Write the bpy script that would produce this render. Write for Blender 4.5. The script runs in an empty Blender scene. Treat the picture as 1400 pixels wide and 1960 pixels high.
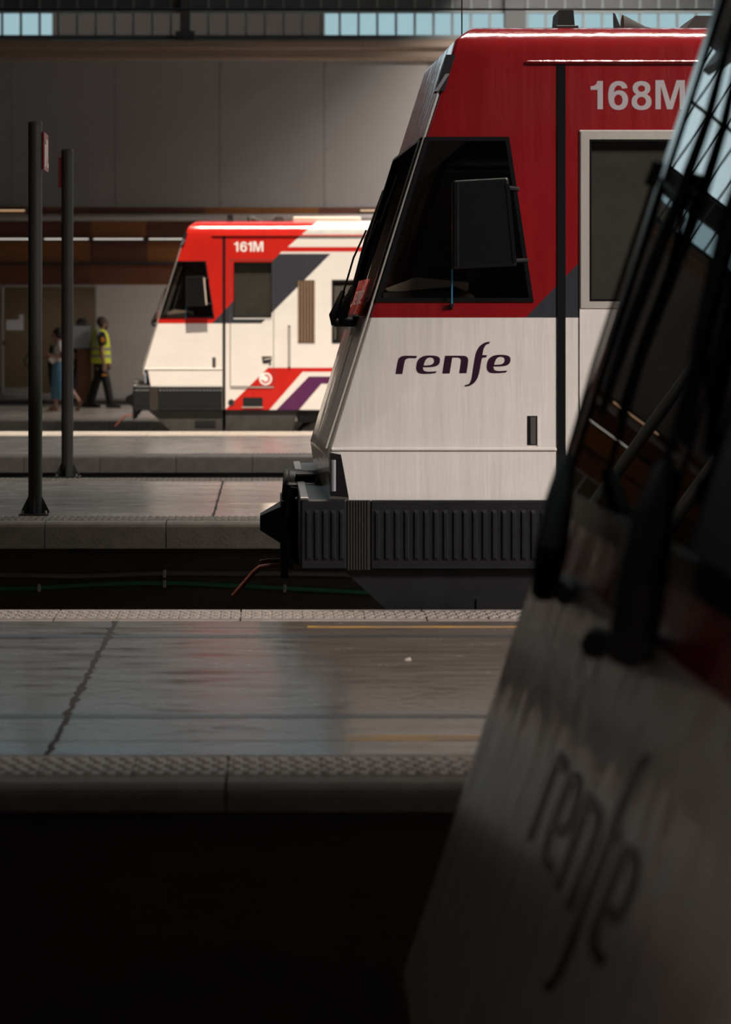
import bpy, bmesh, math, random
from mathutils import Vector, Matrix

# ------------------------------------------------------------------ camera, world, sun, lights
F = 4000.0            # focal length in pixels of the 1400 x 1960 frame
PX, PY = 510.0, 625.0 # principal point (lens shift)
EYE = 1.58            # eye height above the far platforms
scene = bpy.context.scene
col = scene.collection

cam_d = bpy.data.cameras.new('camera')
cam = bpy.data.objects.new('camera', cam_d)
col.objects.link(cam)
cam.location = (0, 0, EYE)
cam.rotation_euler = (math.pi / 2, 0, 0)
cam_d.sensor_fit = 'HORIZONTAL'
cam_d.sensor_width = 36.0
cam_d.lens = F / 1400 * 36.0
cam_d.shift_x = (700 - PX) / 1400
cam_d.shift_y = -(980 - PY) / 1400
cam_d.clip_start = 0.05
cam_d.clip_end = 300
cam_d.dof.use_dof = True
cam_d.dof.focus_distance = 12.8
cam_d.dof.aperture_fstop = (cam_d.lens / 1000) / 0.030
scene.camera = cam

world = bpy.data.worlds.new('world')
scene.world = world
world.use_nodes = True
wb = world.node_tree.nodes['Background']
wb.inputs[0].default_value = (0.66, 0.80, 0.85, 1)
wb.inputs[1].default_value = 1.8

SUN_EL = math.radians(70)
sun_d = bpy.data.lights.new('sun', 'SUN')
sun_d.energy = 8.6
sun_d.color = (1.0, 0.86, 0.70)
sun_d.angle = math.radians(0.6)
sun = bpy.data.objects.new('sun', sun_d)
col.objects.link(sun)
sun.rotation_euler = (math.pi / 2 - SUN_EL, 0, 0)   # light travels towards +Y and down

ROOF_Z = 11.0

def area(name, loc, sx, sy, energy, color, spread=180, rot=(0, 0, 0)):
    d = bpy.data.lights.new(name, 'AREA')
    d.shape = 'RECTANGLE'
    d.size, d.size_y = sx, sy
    d.energy = energy
    d.color = color
    d.spread = math.radians(spread)
    o = bpy.data.objects.new(name, d)
    col.objects.link(o)
    o.location = loc
    o.rotation_euler = rot
    return o

# added area lamps in made-up roof openings, brightening trains and far wall
area('added_lamp_front', (15.0, 0.5, ROOF_Z - 0.02), 8.0, 5.0, 12000, (1.0, 0.92, 0.85), 160)
area('added_lamp_track', (5.5, 13.0, ROOF_Z - 0.02), 11.0, 1.6, 420, (1.0, 0.90, 0.80), 52)
area('added_lamp_rear', (6.5, 36.0, ROOF_Z - 0.02), 5.0, 4.0, 3500, (1.0, 0.90, 0.82), 150)

scene.view_settings.view_transform = 'Standard'
scene.view_settings.look = 'None'
scene.view_settings.gamma = 1.0
scene.view_settings.use_curve_mapping = False
scene.view_settings.exposure = 0.0

# ------------------------------------------------------------------ coordinates
def wx(px, d): return (px - PX) * d / F
def wz(py, d): return EYE - (py - PY) * d / F

# ------------------------------------------------------------------ materials
def nd(nt, typ, **kw):
    n = nt.nodes.new(typ)
    for k, v in kw.items():
        setattr(n, k, v)
    return n

def mat(name, color, rough=0.5, metal=0.0, vary=0.0, scale=(4, 4, 4), bump=0.0, bscale=(30, 30, 30), rvary=0.0,
        coat=0.0, emit=None, estr=0.0, spec=0.5, color2=None, thr=None):
    m = bpy.data.materials.new(name)
    m.use_nodes = True
    nt = m.node_tree
    b = nt.nodes['Principled BSDF']
    b.inputs['Base Color'].default_value = (*color, 1)
    b.inputs['Roughness'].default_value = rough
    b.inputs['Metallic'].default_value = metal
    b.inputs['Specular IOR Level'].default_value = spec
    b.inputs['Coat Weight'].default_value = coat
    b.inputs['Coat Roughness'].default_value = 0.05
    if emit:
        b.inputs['Emission Color'].default_value = (*emit, 1)
        b.inputs['Emission Strength'].default_value = estr
    tc = None
    if vary or bump or rvary or color2:
        tc = nd(nt, 'ShaderNodeTexCoord')
    if vary or rvary or color2:
        mp = nd(nt, 'ShaderNodeMapping')
        mp.inputs['Scale'].default_value = scale
        nt.links.new(tc.outputs['Object'], mp.inputs[0])
        n = nd(nt, 'ShaderNodeTexNoise')
        n.inputs['Scale'].default_value = 1.0
        n.inputs['Detail'].default_value = 6.0
        n.inputs['Roughness'].default_value = 0.62
        nt.links.new(mp.outputs[0], n.inputs['Vector'])
        if vary or color2:
            cr = nd(nt, 'ShaderNodeValToRGB')
            if color2:
                lo, hi = thr or (0.40, 0.60)
                cr.color_ramp.elements[0].position = lo
                cr.color_ramp.elements[1].position = hi
                cr.color_ramp.elements[0].color = (*color2, 1)
                cr.color_ramp.elements[1].color = (*color, 1)
            else:
                cr.color_ramp.elements[0].position = 0.30
                cr.color_ramp.elements[1].position = 0.70
                cr.color_ramp.elements[0].color = tuple(c * (1 - vary) for c in color) + (1,)
                cr.color_ramp.elements[1].color = tuple(min(1, c * (1 + vary * 0.6)) for c in color) + (1,)
            nt.links.new(n.outputs['Fac'], cr.inputs[0])
            nt.links.new(cr.outputs[0], b.inputs['Base Color'])
        if rvary:
            mr = nd(nt, 'ShaderNodeMapRange')
            mr.inputs['From Min'].default_value = 0.3
            mr.inputs['From Max'].default_value = 0.7
            mr.inputs['To Min'].default_value = max(0.02, rough - rvary)
            mr.inputs['To Max'].default_value = rough + rvary
            nt.links.new(n.outputs['Fac'], mr.inputs[0])
            nt.links.new(mr.outputs[0], b.inputs['Roughness'])
    if bump:
        mp2 = nd(nt, 'ShaderNodeMapping')
        mp2.inputs['Scale'].default_value = bscale
        nt.links.new(tc.outputs['Object'], mp2.inputs[0])
        n2 = nd(nt, 'ShaderNodeTexNoise')
        n2.inputs['Scale'].default_value = 1.0
        n2.inputs['Detail'].default_value = 3.0
        nt.links.new(mp2.outputs[0], n2.inputs['Vector'])
        bp = nd(nt, 'ShaderNodeBump')
        bp.inputs['Strength'].default_value = 1.0
        bp.inputs['Distance'].default_value = bump
        nt.links.new(n2.outputs['Fac'], bp.inputs['Height'])
        nt.links.new(bp.outputs[0], b.inputs['Normal'])
        if coat:
            nt.links.new(bp.outputs[0], b.inputs['Coat Normal'])
    return m

def glass(name, tint, ior=1.5, rough=0.0):
    m = bpy.data.materials.new(name)
    m.use_nodes = True
    nt = m.node_tree
    nt.nodes.remove(nt.nodes['Principled BSDF'])
    out = nt.nodes['Material Output']
    fr = nd(nt, 'ShaderNodeFresnel')
    fr.inputs['IOR'].default_value = ior
    tr = nd(nt, 'ShaderNodeBsdfTransparent')
    tr.inputs['Color'].default_value = (*tint, 1)
    gl = nd(nt, 'ShaderNodeBsdfGlossy')
    gl.inputs['Roughness'].default_value = rough
    gl.inputs['Color'].default_value = (1, 1, 1, 1)
    mx = nd(nt, 'ShaderNodeMixShader')
    geo = nd(nt, 'ShaderNodeNewGeometry')
    inv = nd(nt, 'ShaderNodeMath', operation='SUBTRACT')
    inv.inputs[0].default_value = 1.0
    nt.links.new(geo.outputs['Backfacing'], inv.inputs[1])
    mu = nd(nt, 'ShaderNodeMath', operation='MULTIPLY')
    nt.links.new(fr.outputs[0], mu.inputs[0])
    nt.links.new(inv.outputs[0], mu.inputs[1])
    nt.links.new(mu.outputs[0], mx.inputs[0])
    nt.links.new(tr.outputs[0], mx.inputs[1])
    nt.links.new(gl.outputs[0], mx.inputs[2])
    nt.links.new(mx.outputs[0], out.inputs['Surface'])
    return m

M = {}
PB = dict(bump=0.006, bscale=(9, 9, 1.1))
M['white'] = mat('white_paint', (0.74, 0.69, 0.65), 0.22, coat=0.6, vary=0.05, scale=(2, 2, 5), **PB)
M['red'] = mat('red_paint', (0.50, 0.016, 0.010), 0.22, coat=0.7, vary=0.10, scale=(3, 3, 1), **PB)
M['red_shaded'] = mat('shaded_red_paint', (0.24, 0.007, 0.010), 0.22, coat=0.7, vary=0.12, scale=(3, 3, 1), **PB)  # same red darkened: the dimmer light on these trains is in the colour
M['grey'] = mat('anthracite_paint', (0.035, 0.037, 0.046), 0.25, coat=0.6, **PB)
M['purple'] = mat('purple_paint', (0.090, 0.018, 0.075), 0.25, coat=0.6, **PB)
M['silver'] = mat('silver_roof_paint', (0.52, 0.52, 0.50), 0.3, vary=0.25, scale=(3, 3, 3))
M['logo'] = mat('dark_purple_vinyl', (0.030, 0.010, 0.026), 0.25)
M['number'] = mat('pale_grey_vinyl', (0.42, 0.38, 0.40), 0.4)
M['numberw'] = mat('white_vinyl', (0.80, 0.78, 0.76), 0.4)
M['black'] = mat('black_rubber', (0.009, 0.009, 0.010), 0.55, spec=0.3)
M['matte'] = mat('matte_black_rubber', (0.008, 0.008, 0.009), 0.9, spec=0.08)
M['gloss'] = mat('gloss_black', (0.008, 0.008, 0.009), 0.15)
M['fairing'] = mat('black_ribbed_plastic', (0.011, 0.0115, 0.013), 0.42, spec=0.35, vary=0.3, scale=(8, 8, 8))
M['gaiter'] = mat('brown_black_rubber', (0.022, 0.016, 0.013), 0.6)
M['under'] = mat('underframe_grime', (0.035, 0.032, 0.029), 0.7, vary=0.4, scale=(5, 5, 5))
M['steel'] = mat('worn_steel', (0.30, 0.28, 0.27), 0.35, 0.9, vary=0.2)
M['rust'] = mat('red_brown_pipe', (0.16, 0.045, 0.03), 0.5)
M['lamp'] = mat('headlight_glass', (0.45, 0.45, 0.5), 0.15, 0.6)
M['cream'] = mat('cream_edge', (0.55, 0.45, 0.38), 0.5)
M['blue'] = mat('blue_cord', (0.02, 0.16, 0.28), 0.5)
M['alu'] = mat('brushed_frame', (0.55, 0.51, 0.47), 0.32, 0.3, bump=0.003, bscale=(12, 12, 4))
M['slat'] = mat('brown_vent_slat', (0.28, 0.17, 0.10), 0.5)
M['interior'] = mat('cab_interior', (0.10, 0.085, 0.08), 0.7)
M['glasstone'] = mat('grey_green_glass_tone', (0.16, 0.16, 0.145), 0.6, vary=0.2)  # stands in for the dull reflection in the door glass
M['blindm'] = mat('brown_cab_lining', (0.26, 0.19, 0.17), 0.8, vary=0.15)
M['seatm'] = mat('cab_seat_fabric', (0.16, 0.13, 0.12), 0.9)
M['glass'] = glass('tinted_glass', (0.70, 0.69, 0.67))
M['glass_c'] = glass('windscreen_glass', (0.40, 0.41, 0.41), 1.6)
M['shopglass'] = glass('shop_glass', (0.85, 0.83, 0.78))
M['roofglass'] = glass('dimmed_roof_glass', (0.54, 0.60, 0.61), 1.45, 0.1)  # tint darkened to dim the bright sky behind the lower panes
M['roofglass2'] = glass('clear_roof_glass', (0.92, 0.95, 0.95), 1.45, 0.1)
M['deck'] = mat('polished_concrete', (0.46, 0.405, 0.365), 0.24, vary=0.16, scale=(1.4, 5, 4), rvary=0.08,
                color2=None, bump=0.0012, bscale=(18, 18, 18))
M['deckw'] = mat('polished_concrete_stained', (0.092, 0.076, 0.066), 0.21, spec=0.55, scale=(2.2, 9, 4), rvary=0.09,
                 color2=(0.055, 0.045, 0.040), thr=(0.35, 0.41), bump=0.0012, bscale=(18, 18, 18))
M['kerb'] = mat('kerb_concrete', (0.22, 0.19, 0.165), 0.75, vary=0.25, scale=(6, 6, 9), bump=0.004, bscale=(40, 40, 40))
M['tile'] = mat('tactile_tile', (0.27, 0.23, 0.20), 0.45, vary=0.2, scale=(12, 12, 12))
M['retain'] = mat('retaining_wall', (0.10, 0.083, 0.07), 0.9, vary=0.35, scale=(1.5, 1.5, 4), bump=0.006)
M['joint'] = mat('joint_filler', (0.020, 0.016, 0.014), 0.9)
M['stripe'] = mat('slate_inlay', (0.035, 0.035, 0.037), 0.35, vary=0.25, scale=(3, 3, 3))
M['yellow'] = mat('worn_yellow_paint', (0.36, 0.18, 0.025), 0.4, scale=(2.5, 14, 5), color2=(0.14, 0.11, 0.085), thr=(0.42, 0.55))
M['yellow_worn'] = mat('nearly_gone_yellow_paint', (0.17, 0.125, 0.07), 0.22, scale=(2.5, 14, 5), color2=(0.092, 0.076, 0.066), thr=(0.50, 0.70))
M['ballast'] = mat('shade_dark_ballast', (0.030, 0.026, 0.023), 0.95, vary=0.5, scale=(12, 12, 12), bump=0.03, bscale=(25, 25, 25))  # colour darkened so the track pit reads as shaded
M['panel'] = mat('grey_wall_panel', (0.18, 0.168, 0.163), 0.55, vary=0.04, scale=(2, 2, 2), bump=0.0015, bscale=(60, 60, 60))
M['panel2'] = mat('pale_wall_board', (0.40, 0.37, 0.34), 0.5, vary=0.04, bump=0.001, bscale=(60, 60, 60))
M['beam'] = mat('brown_steel_beam', (0.16, 0.115, 0.085), 0.5, vary=0.15, scale=(0.6, 3, 8))
M['dark'] = mat('dark_steel', (0.03, 0.032, 0.034), 0.5)
M['spandrel'] = mat('grey_spandrel_panel', (0.05, 0.055, 0.06), 0.3, vary=0.2)
M['mull'] = mat('mullion_grey', (0.12, 0.14, 0.14), 0.5)
WOOD = [mat('stained_wood_%d' % i, c, 0.35, vary=0.25, scale=(1.5, 4, 20)) for i, c in
        enumerate([(0.20, 0.075, 0.022), (0.13, 0.045, 0.022), (0.10, 0.034, 0.022)])]
M['pipe'] = mat('galvanised_pipe', (0.33, 0.31, 0.30), 0.4, 0.3)
M['tube'] = mat('fluorescent_tube', (0.9, 0.9, 0.9), 0.4, emit=(1.0, 0.93, 0.82), estr=0.7)
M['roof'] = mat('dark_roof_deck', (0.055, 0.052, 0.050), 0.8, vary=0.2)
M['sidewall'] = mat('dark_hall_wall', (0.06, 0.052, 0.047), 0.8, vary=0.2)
M['shopwall'] = mat('cream_shop_wall', (0.40, 0.35, 0.29), 0.7)
M['paper'] = mat('paper_notice', (0.62, 0.62, 0.64), 0.7)
M['post'] = mat('post_grey_paint', (0.032, 0.030, 0.027), 0.55, spec=0.3, vary=0.15)
M['signred'] = mat('sign_red', (0.16, 0.006, 0.008), 0.4)
M['green'] = mat('green_cable_sheath', (0.055, 0.26, 0.14), 0.45)
M['conduit'] = mat('grey_conduit', (0.22, 0.19, 0.17), 0.5)
M['clip'] = mat('bright_clip', (0.6, 0.56, 0.5), 0.35, 0.7)
M['brick'] = mat('brown_brick_far', (0.10, 0.06, 0.05), 0.9, vary=0.3, scale=(8, 8, 20))
M['skin'] = mat('skin_brown', (0.30, 0.145, 0.095), 0.55)
M['skin2'] = mat('skin_tan', (0.36, 0.19, 0.135), 0.55)
M['hair'] = mat('black_hair', (0.010, 0.008, 0.008), 0.6)
M['stubble'] = mat('cropped_hair', (0.060, 0.035, 0.026), 0.7)
M['vest'] = mat('hi_vis_yellow', (0.62, 0.66, 0.05), 0.7)
M['tape'] = mat('reflective_tape', (0.20, 0.21, 0.21), 0.4)
M['cloth_black'] = mat('black_cloth', (0.010, 0.009, 0.010), 0.85)
M['badge'] = mat('orange_badge', (0.70, 0.27, 0.02), 0.7)
M['blouse'] = mat('white_blouse', (0.78, 0.70, 0.69), 0.85, bump=0.01, bscale=(14, 14, 14))
M['skirt'] = mat('blue_denim_skirt', (0.12, 0.27, 0.37), 0.85, bump=0.02, bscale=(16, 16, 2))
M['shoe'] = mat('brown_leather', (0.14, 0.055, 0.035), 0.5)
M['kiosk'] = mat('brown_pedestal', (0.16, 0.065, 0.028), 0.5, vary=0.1)
M['screen'] = mat('pale_board', (0.34, 0.37, 0.38), 0.5)
M['eye'] = mat('eye_dark', (0.02, 0.015, 0.015), 0.2)
M['lip'] = mat('lip', (0.22, 0.09, 0.07), 0.5)

# ------------------------------------------------------------------ mesh helpers
def tag(o, label=None, cat=None, group=None, kind=None):
    if label: o['label'] = label
    if cat: o['category'] = cat
    if group: o['group'] = group
    if kind: o['kind'] = kind
    return o

def empty(name, loc):
    o = bpy.data.objects.new(name, None)
    o.empty_display_size = 0.2
    col.objects.link(o)
    o.location = loc
    return o

def link(name, me, parent=None, loc=(0, 0, 0)):
    o = bpy.data.objects.new(name, me)
    col.objects.link(o)
    o.parent = parent
    o.location = loc
    return o

class MB:
    def __init__(s): s.v, s.f = [], []
    def add(s, vs, fs):
        n = len(s.v)
        s.v += [tuple(p) for p in vs]
        s.f += [tuple(i + n for i in f) for f in fs]
        return s
    def box(s, x0, x1, y0, y1, z0, z1, ch=0.0):
        if ch <= 0:
            vs = [(x0, y0, z0), (x1, y0, z0), (x1, y1, z0), (x0, y1, z0), (x0, y0, z1), (x1, y0, z1), (x1, y1, z1), (x0, y1, z1)]
            return s.add(vs, [(3, 2, 1, 0), (4, 5, 6, 7), (0, 1, 5, 4), (1, 2, 6, 5), (2, 3, 7, 6), (3, 0, 4, 7)])
        c = ch
        # bevel of every edge: convex hull of 24 points
        pts = []
        for sx, X in ((-1, x0), (1, x1)):
            for sy, Y in ((-1, y0), (1, y1)):
                for sz, Z in ((-1, z0), (1, z1)):
                    pts += [(X, Y - sy * c, Z - sz * c), (X - sx * c, Y, Z - sz * c), (X - sx * c, Y - sy * c, Z)]
        return s.hull(pts)
    def hull(s, pts):
        bm = bmesh.new()
        for p in pts: bm.verts.new(p)
        r = bmesh.ops.convex_hull(bm, input=bm.verts)
        bmesh.ops.delete(bm, geom=[v for v in bm.verts if not v.link_faces], context='VERTS')
        bmesh.ops.dissolve_limit(bm, angle_limit=0.01, verts=bm.verts, edges=bm.edges)
        bm.verts.index_update()
        s.add([v.co[:] for v in bm.verts], [[v.index for v in f.verts] for f in bm.faces])
        bm.free()
        return s
    def prism(s, poly, y0, y1):           # polygon in x,z extruded along y
        n = len(poly)
        a = sum(poly[i][0] * poly[(i + 1) % n][1] - poly[(i + 1) % n][0] * poly[i][1] for i in range(n))
        if a < 0: poly = poly[::-1]
        vs = [(x, y0, z) for x, z in poly] + [(x, y1, z) for x, z in poly]
        fs = [tuple(range(n)), tuple(range(2 * n - 1, n - 1, -1))]
        fs += [((i + 1) % n, i, n + i, n + (i + 1) % n) for i in range(n)]
        return s.add(vs, fs)
    def prismx(s, poly, x0, x1):          # polygon in y,z extruded along x
        n = len(poly)
        a = sum(poly[i][0] * poly[(i + 1) % n][1] - poly[(i + 1) % n][0] * poly[i][1] for i in range(n))
        if a < 0: poly = poly[::-1]
        vs = [(x0, y, z) for y, z in poly] + [(x1, y, z) for y, z in poly]
        fs = [tuple(range(n - 1, -1, -1)), tuple(range(n, 2 * n))]
        fs += [(i, (i + 1) % n, n + (i + 1) % n, n + i) for i in range(n)]
        return s.add(vs, fs)
    def tube(s, pts, r, seg=8):
        pts = [Vector(p) for p in pts]
        rr = r if isinstance(r, (list, tuple)) else [r] * len(pts)
        rings = []
        up = Vector((0.123, 0.317, 0.94)).normalized()
        prev = None
        for i, p in enumerate(pts):
            if i == 0: t = pts[1] - p
            elif i == len(pts) - 1: t = p - pts[i - 1]
            else: t = (pts[i + 1] - p).normalized() + (p - pts[i - 1]).normalized()
            t.normalize()
            a = (prev if prev is not None else up)
            a = a - t * a.dot(t)
            if a.length < 1e-4: a = Vector((1, 0, 0)) - t * t.x
            a.normalize()
            prev = a
            b = t.cross(a)
            rings.append([p + (a * math.cos(k * 2 * math.pi / seg) + b * math.sin(k * 2 * math.pi / seg)) * rr[i] for k in range(seg)])
        vs = [q for r_ in rings for q in r_]
        fs = []
        for i in range(len(pts) - 1):
            for k in range(seg):
                k2 = (k + 1) % seg
                fs.append((i * seg + k, i * seg + k2, (i + 1) * seg + k2, (i + 1) * seg + k))
        fs.append(tuple(range(seg - 1, -1, -1)))
        fs.append(tuple(range((len(pts) - 1) * seg, len(pts) * seg)))
        return s.add(vs, fs)
    def ball(s, c, rx, ry=None, rz=None, seg=12, rings=8):
        ry = ry or rx; rz = rz or rx
        vs = [(c[0], c[1], c[2] - rz)]
        for i in range(1, rings):
            t = math.pi * i / rings - math.pi / 2
            for k in range(seg):
                a = 2 * math.pi * k / seg
                vs.append((c[0] + rx * math.cos(t) * math.cos(a), c[1] + ry * math.cos(t) * math.sin(a), c[2] + rz * math.sin(t)))
        vs.append((c[0], c[1], c[2] + rz))
        fs = [(0, 1 + (k + 1) % seg, 1 + k) for k in range(seg)]
        for i in range(rings - 2):
            for k in range(seg):
                a = 1 + i * seg + k; b = 1 + i * seg + (k + 1) % seg
                fs.append((a, b, b + seg, a + seg))
        n = len(vs) - 1
        fs += [(n, n - seg + k, n - seg + (k + 1) % seg) for k in range(seg)]
        return s.add(vs, fs)
    def mesh(s, name, m, smooth=False, shift=(0, 0, 0)):
        me = bpy.data.meshes.new(name)
        me.from_pydata([(x - shift[0], y - shift[1], z - shift[2]) for x, y, z in s.v], [], s.f)
        me.materials.append(m)
        if smooth:
            for p in me.polygons: p.use_smooth = True
            try: me.set_sharp_from_angle(angle=math.radians(40))
            except Exception: pass
        me.update()
        return me
    def build(s, name, m, parent=None, smooth=False, world_co=False):
        sh = tuple(parent.location) if (parent and world_co) else (0, 0, 0)
        if parent and world_co and parent.parent:
            sh = tuple(Vector(sh) + parent.parent.location)
        return link(name, s.mesh(name, m, smooth, sh), parent)

def struct(name, mb, m, smooth=False):
    return tag(mb.build(name, m, None, smooth), kind='structure')

# ---- flat lettering: outlines -> filled curve -> mesh lying in the local x,z plane, facing -y
def letters(name, outlines, m, parent, fn, thick=0.002):
    """outlines: closed polygons (even-odd filled); fn maps (u, v) to a 3-D point on the surface; thick along -y handled by fn's normal"""
    cu = bpy.data.curves.new(name, 'CURVE')
    cu.dimensions = '2D'
    cu.fill_mode = 'BOTH'
    for poly in outlines:
        sp = cu.splines.new('POLY')
        sp.points.add(len(poly) - 1)
        for i, (u, v) in enumerate(poly):
            sp.points[i].co = (u, -v, 0, 1)
        sp.use_cyclic_u = True
    tmp = bpy.data.objects.new('tmp', cu)
    col.objects.link(tmp)
    dg = bpy.context.evaluated_depsgraph_get()
    me = bpy.data.meshes.new_from_object(tmp.evaluated_get(dg))
    bpy.data.objects.remove(tmp)
    me.name = name
    for v in me.vertices:
        v.co = fn(v.co.x, -v.co.y)
    me.materials.clear()
    me.materials.append(m)
    return link(name, me, parent)

def smooth_poly(p, corners=(), it=2):
    """Chaikin smoothing that keeps the listed corner indices sharp"""
    pts = [(q, i in corners) for i, q in enumerate(p)]
    for _ in range(it):
        out = []
        n = len(pts)
        for i in range(n):
            (a, ca), (b, cb) = pts[i], pts[(i + 1) % n]
            if ca: out.append((a, True))
            q = (a[0] * .75 + b[0] * .25, a[1] * .75 + b[1] * .25)
            r = (a[0] * .25 + b[0] * .75, a[1] * .25 + b[1] * .75)
            if not ca: out.append((q, False))
            elif True: out.append((q, False))
            out.append((r, False))
        pts = out
    return [q for q, _ in pts]

def ell(cx, cy, rx, ry, n=20):
    return [(cx + rx * math.cos(2 * math.pi * k / n), cy + ry * math.sin(2 * math.pi * k / n)) for k in range(n)]

_r = [(95, 408), (118, 268), (135, 238), (165, 222), (210, 219), (318, 222), (305, 247), (235, 243), (205, 252), (188, 275), (165, 408)]
_e = [(520, 380), (505, 400), (440, 406), (370, 408), (330, 398), (310, 370), (308, 330), (318, 280), (340, 245), (385, 222), (440, 216),
      (510, 220), (545, 235), (555, 262), (550, 295), (530, 320), (490, 334), (440, 338), (377, 338), (378, 352), (385, 372), (405, 382), (440, 385)]
_eh = [(385, 320), (392, 290), (408, 258), (430, 240), (465, 237), (488, 248), (495, 275), (485, 300), (460, 315), (420, 320)]
_n = [(577, 403), (606, 220), (790, 219), (825, 226), (843, 248), (845, 280), (826, 400), (752, 400), (770, 280), (770, 258), (755, 243), (730, 239), (680, 239), (652, 403)]
_f = [(803, 538), (812, 522), (840, 517), (862, 500), (878, 460), (890, 380), (912, 240), (925, 185), (950, 135), (985, 100), (1025, 80), (1070, 75),
      (1057, 97), (1030, 105), (1010, 130), (998, 165), (990, 213), (1040, 213), (1030, 237), (990, 240), (980, 265), (963, 370), (945, 440), (920, 485), (885, 518), (845, 535)]
sh = lambda p, dx, dy=0: [(x + dx, y + dy) for x, y in p]
LOGO = [[smooth_poly(_r, (0, 5, 6, 10), 1)], [smooth_poly(_e, (0, 1, 18, 22), 1), smooth_poly(_eh, (0,), 1)], [smooth_poly(_n, (0, 1, 6, 7, 12, 13), 1)],
        [smooth_poly(_f, (0, 1, 11, 12, 16, 17, 18, 19), 1)], [smooth_poly(sh(_e, 727, -7), (0, 1, 18, 22), 1), smooth_poly(sh(_eh, 727, -7), (0,), 1)]]
D1 = [(403, 602), (445, 602), (445, 813), (404, 813), (404, 668), (353, 668), (353, 642), (380, 637), (398, 622)]
D6 = smooth_poly([(628, 655), (588, 660), (578, 641), (562, 634), (543, 640), (531, 660), (526, 688), (540, 676), (570, 670), (605, 680), (628, 710), (634, 745),
      (625, 785), (600, 812), (562, 820), (520, 812), (493, 780), (483, 730), (484, 690), (492, 645), (512, 617), (545, 602), (575, 602), (605, 612), (622, 632)], (0, 1, 6), 1)
D6h = ell(560, 744, 31, 41)
D8 = smooth_poly([(731, 602), (765, 607), (790, 624), (800, 652), (794, 682), (773, 702), (797, 718), (809, 752), (803, 788), (775, 813), (732, 820), (690, 813),
      (662, 788), (656, 752), (668, 718), (692, 702), (671, 682), (664, 652), (674, 624), (699, 607)], (5, 15), 1)
DM = [(836, 813), (836, 596), (898, 596), (946, 752), (993, 596), (1055, 596), (1055, 813), (1016, 813), (1016, 640), (964, 813), (922, 813), (876, 640), (876, 813)]
NUM168 = [[D1], [D6, D6h], [D8, ell(732, 659, 27, 24), ell(732, 754, 34, 34)], [DM]]
NUM161 = [[D1], [D6, D6h], [sh(D1, 293)], [sh(DM, -72)]]

# ------------------------------------------------------------------ the hall
DW = 42.5
H1, H2, H3 = 1.46, 1.50, 1.58
Y1N, Y1F = F * H1 / 878, F * H1 / 540
YA = F / 365.0
Y2N, Y2F = F * H2 / 375, F * H2 / 289
Y3N, Y3F = F * H3 / 248, F * H3 / 201
YB = F / 126.0
Y4N, Y4F = F * H3 / 178, 42.1
RAIL = -0.75
YC_FAR, CS = F / 700.0, 700.0
YC_NEAR = YC_FAR - 2.92
XL, XR = -10.0, 26.0

# ground between the platforms, with rails
g = struct('floor', MB().box(XL, XR, -8, DW, -1.10, -0.95), M['ballast'])
def track(yc):
    bed = struct('track_bed', MB().box(XL + 1, XR, yc - 1.3, yc + 1.3, -0.95, RAIL - 0.17), M['ballast'])
    for s in (-0.834, 0.834):
        y = yc + s
        z = RAIL
        poly = [(y - .07, z - .17), (y + .07, z - .17), (y + .07, z - .15), (y + .012, z - .13), (y + .012, z - .04), (y + .036, z - .03), (y + .036, z),
                (y - .036, z), (y - .036, z - .03), (y - .012, z - .04), (y - .012, z - .13), (y - .07, z - .15)]
        MB().prismx(poly, XL + 1, XR).build('rail', M['steel'], bed)
for yc in (YC_FAR - 1.46, YA + 1.45, (Y2F + Y3N) / 2, YB + 1.45):
    track(yc)

# ---- platforms
TW, TD = 0.31, 0.26
def tile_mesh(phase):
    mb = MB()
    mb.box(0.003, TW - 0.003, 0, TD, -0.03, 0.004)
    nx, ny = 6, 5
    for i in range(nx):
        for j in range(ny):
            cx = (i + 0.5) * TW / nx + (0.010 if j % 2 else -0.010)
            cy = (j + 0.5) * TD / ny
            a, b = 0.019, 0.014
            lo = [(cx + a * c, cy + b * s_, 0.004) for c, s_ in ((1, 0), (.6, .9), (-.6, .9), (-1, 0), (-.6, -.9), (.6, -.9))]
            hi = [(cx + a * .6 * c, cy + b * .6 * s_, 0.0115) for c, s_ in ((1, 0), (.6, .9), (-.6, .9), (-1, 0), (-.6, -.9), (.6, -.9))]
            mb.add(lo + hi, [(k, (k + 1) % 6, 6 + (k + 1) % 6, 6 + k) for k in range(6)] + [tuple(range(6, 12))])
    return mb.mesh('tactile_tile', M['tile'])
TILE = tile_mesh(0)
KL = TW * 3
KW, KH = 0.46, 0.20
RW = 0.16            # how far the retaining wall stands back under the kerb
def kerb_mesh(KH=0.20):
    r = 0.035
    sec = [(0, -KH), (0, -r), (0.006, -r * .45), (0.018, -0.008), (r, 0), (KW, 0), (KW, -KH)]
    return MB().prismx(sec, 0.004, KL - 0.004).mesh('kerb_stone', M['kerb'])
KERB = kerb_mesh()
KERB_LOW = kerb_mesh(0.085)

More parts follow.
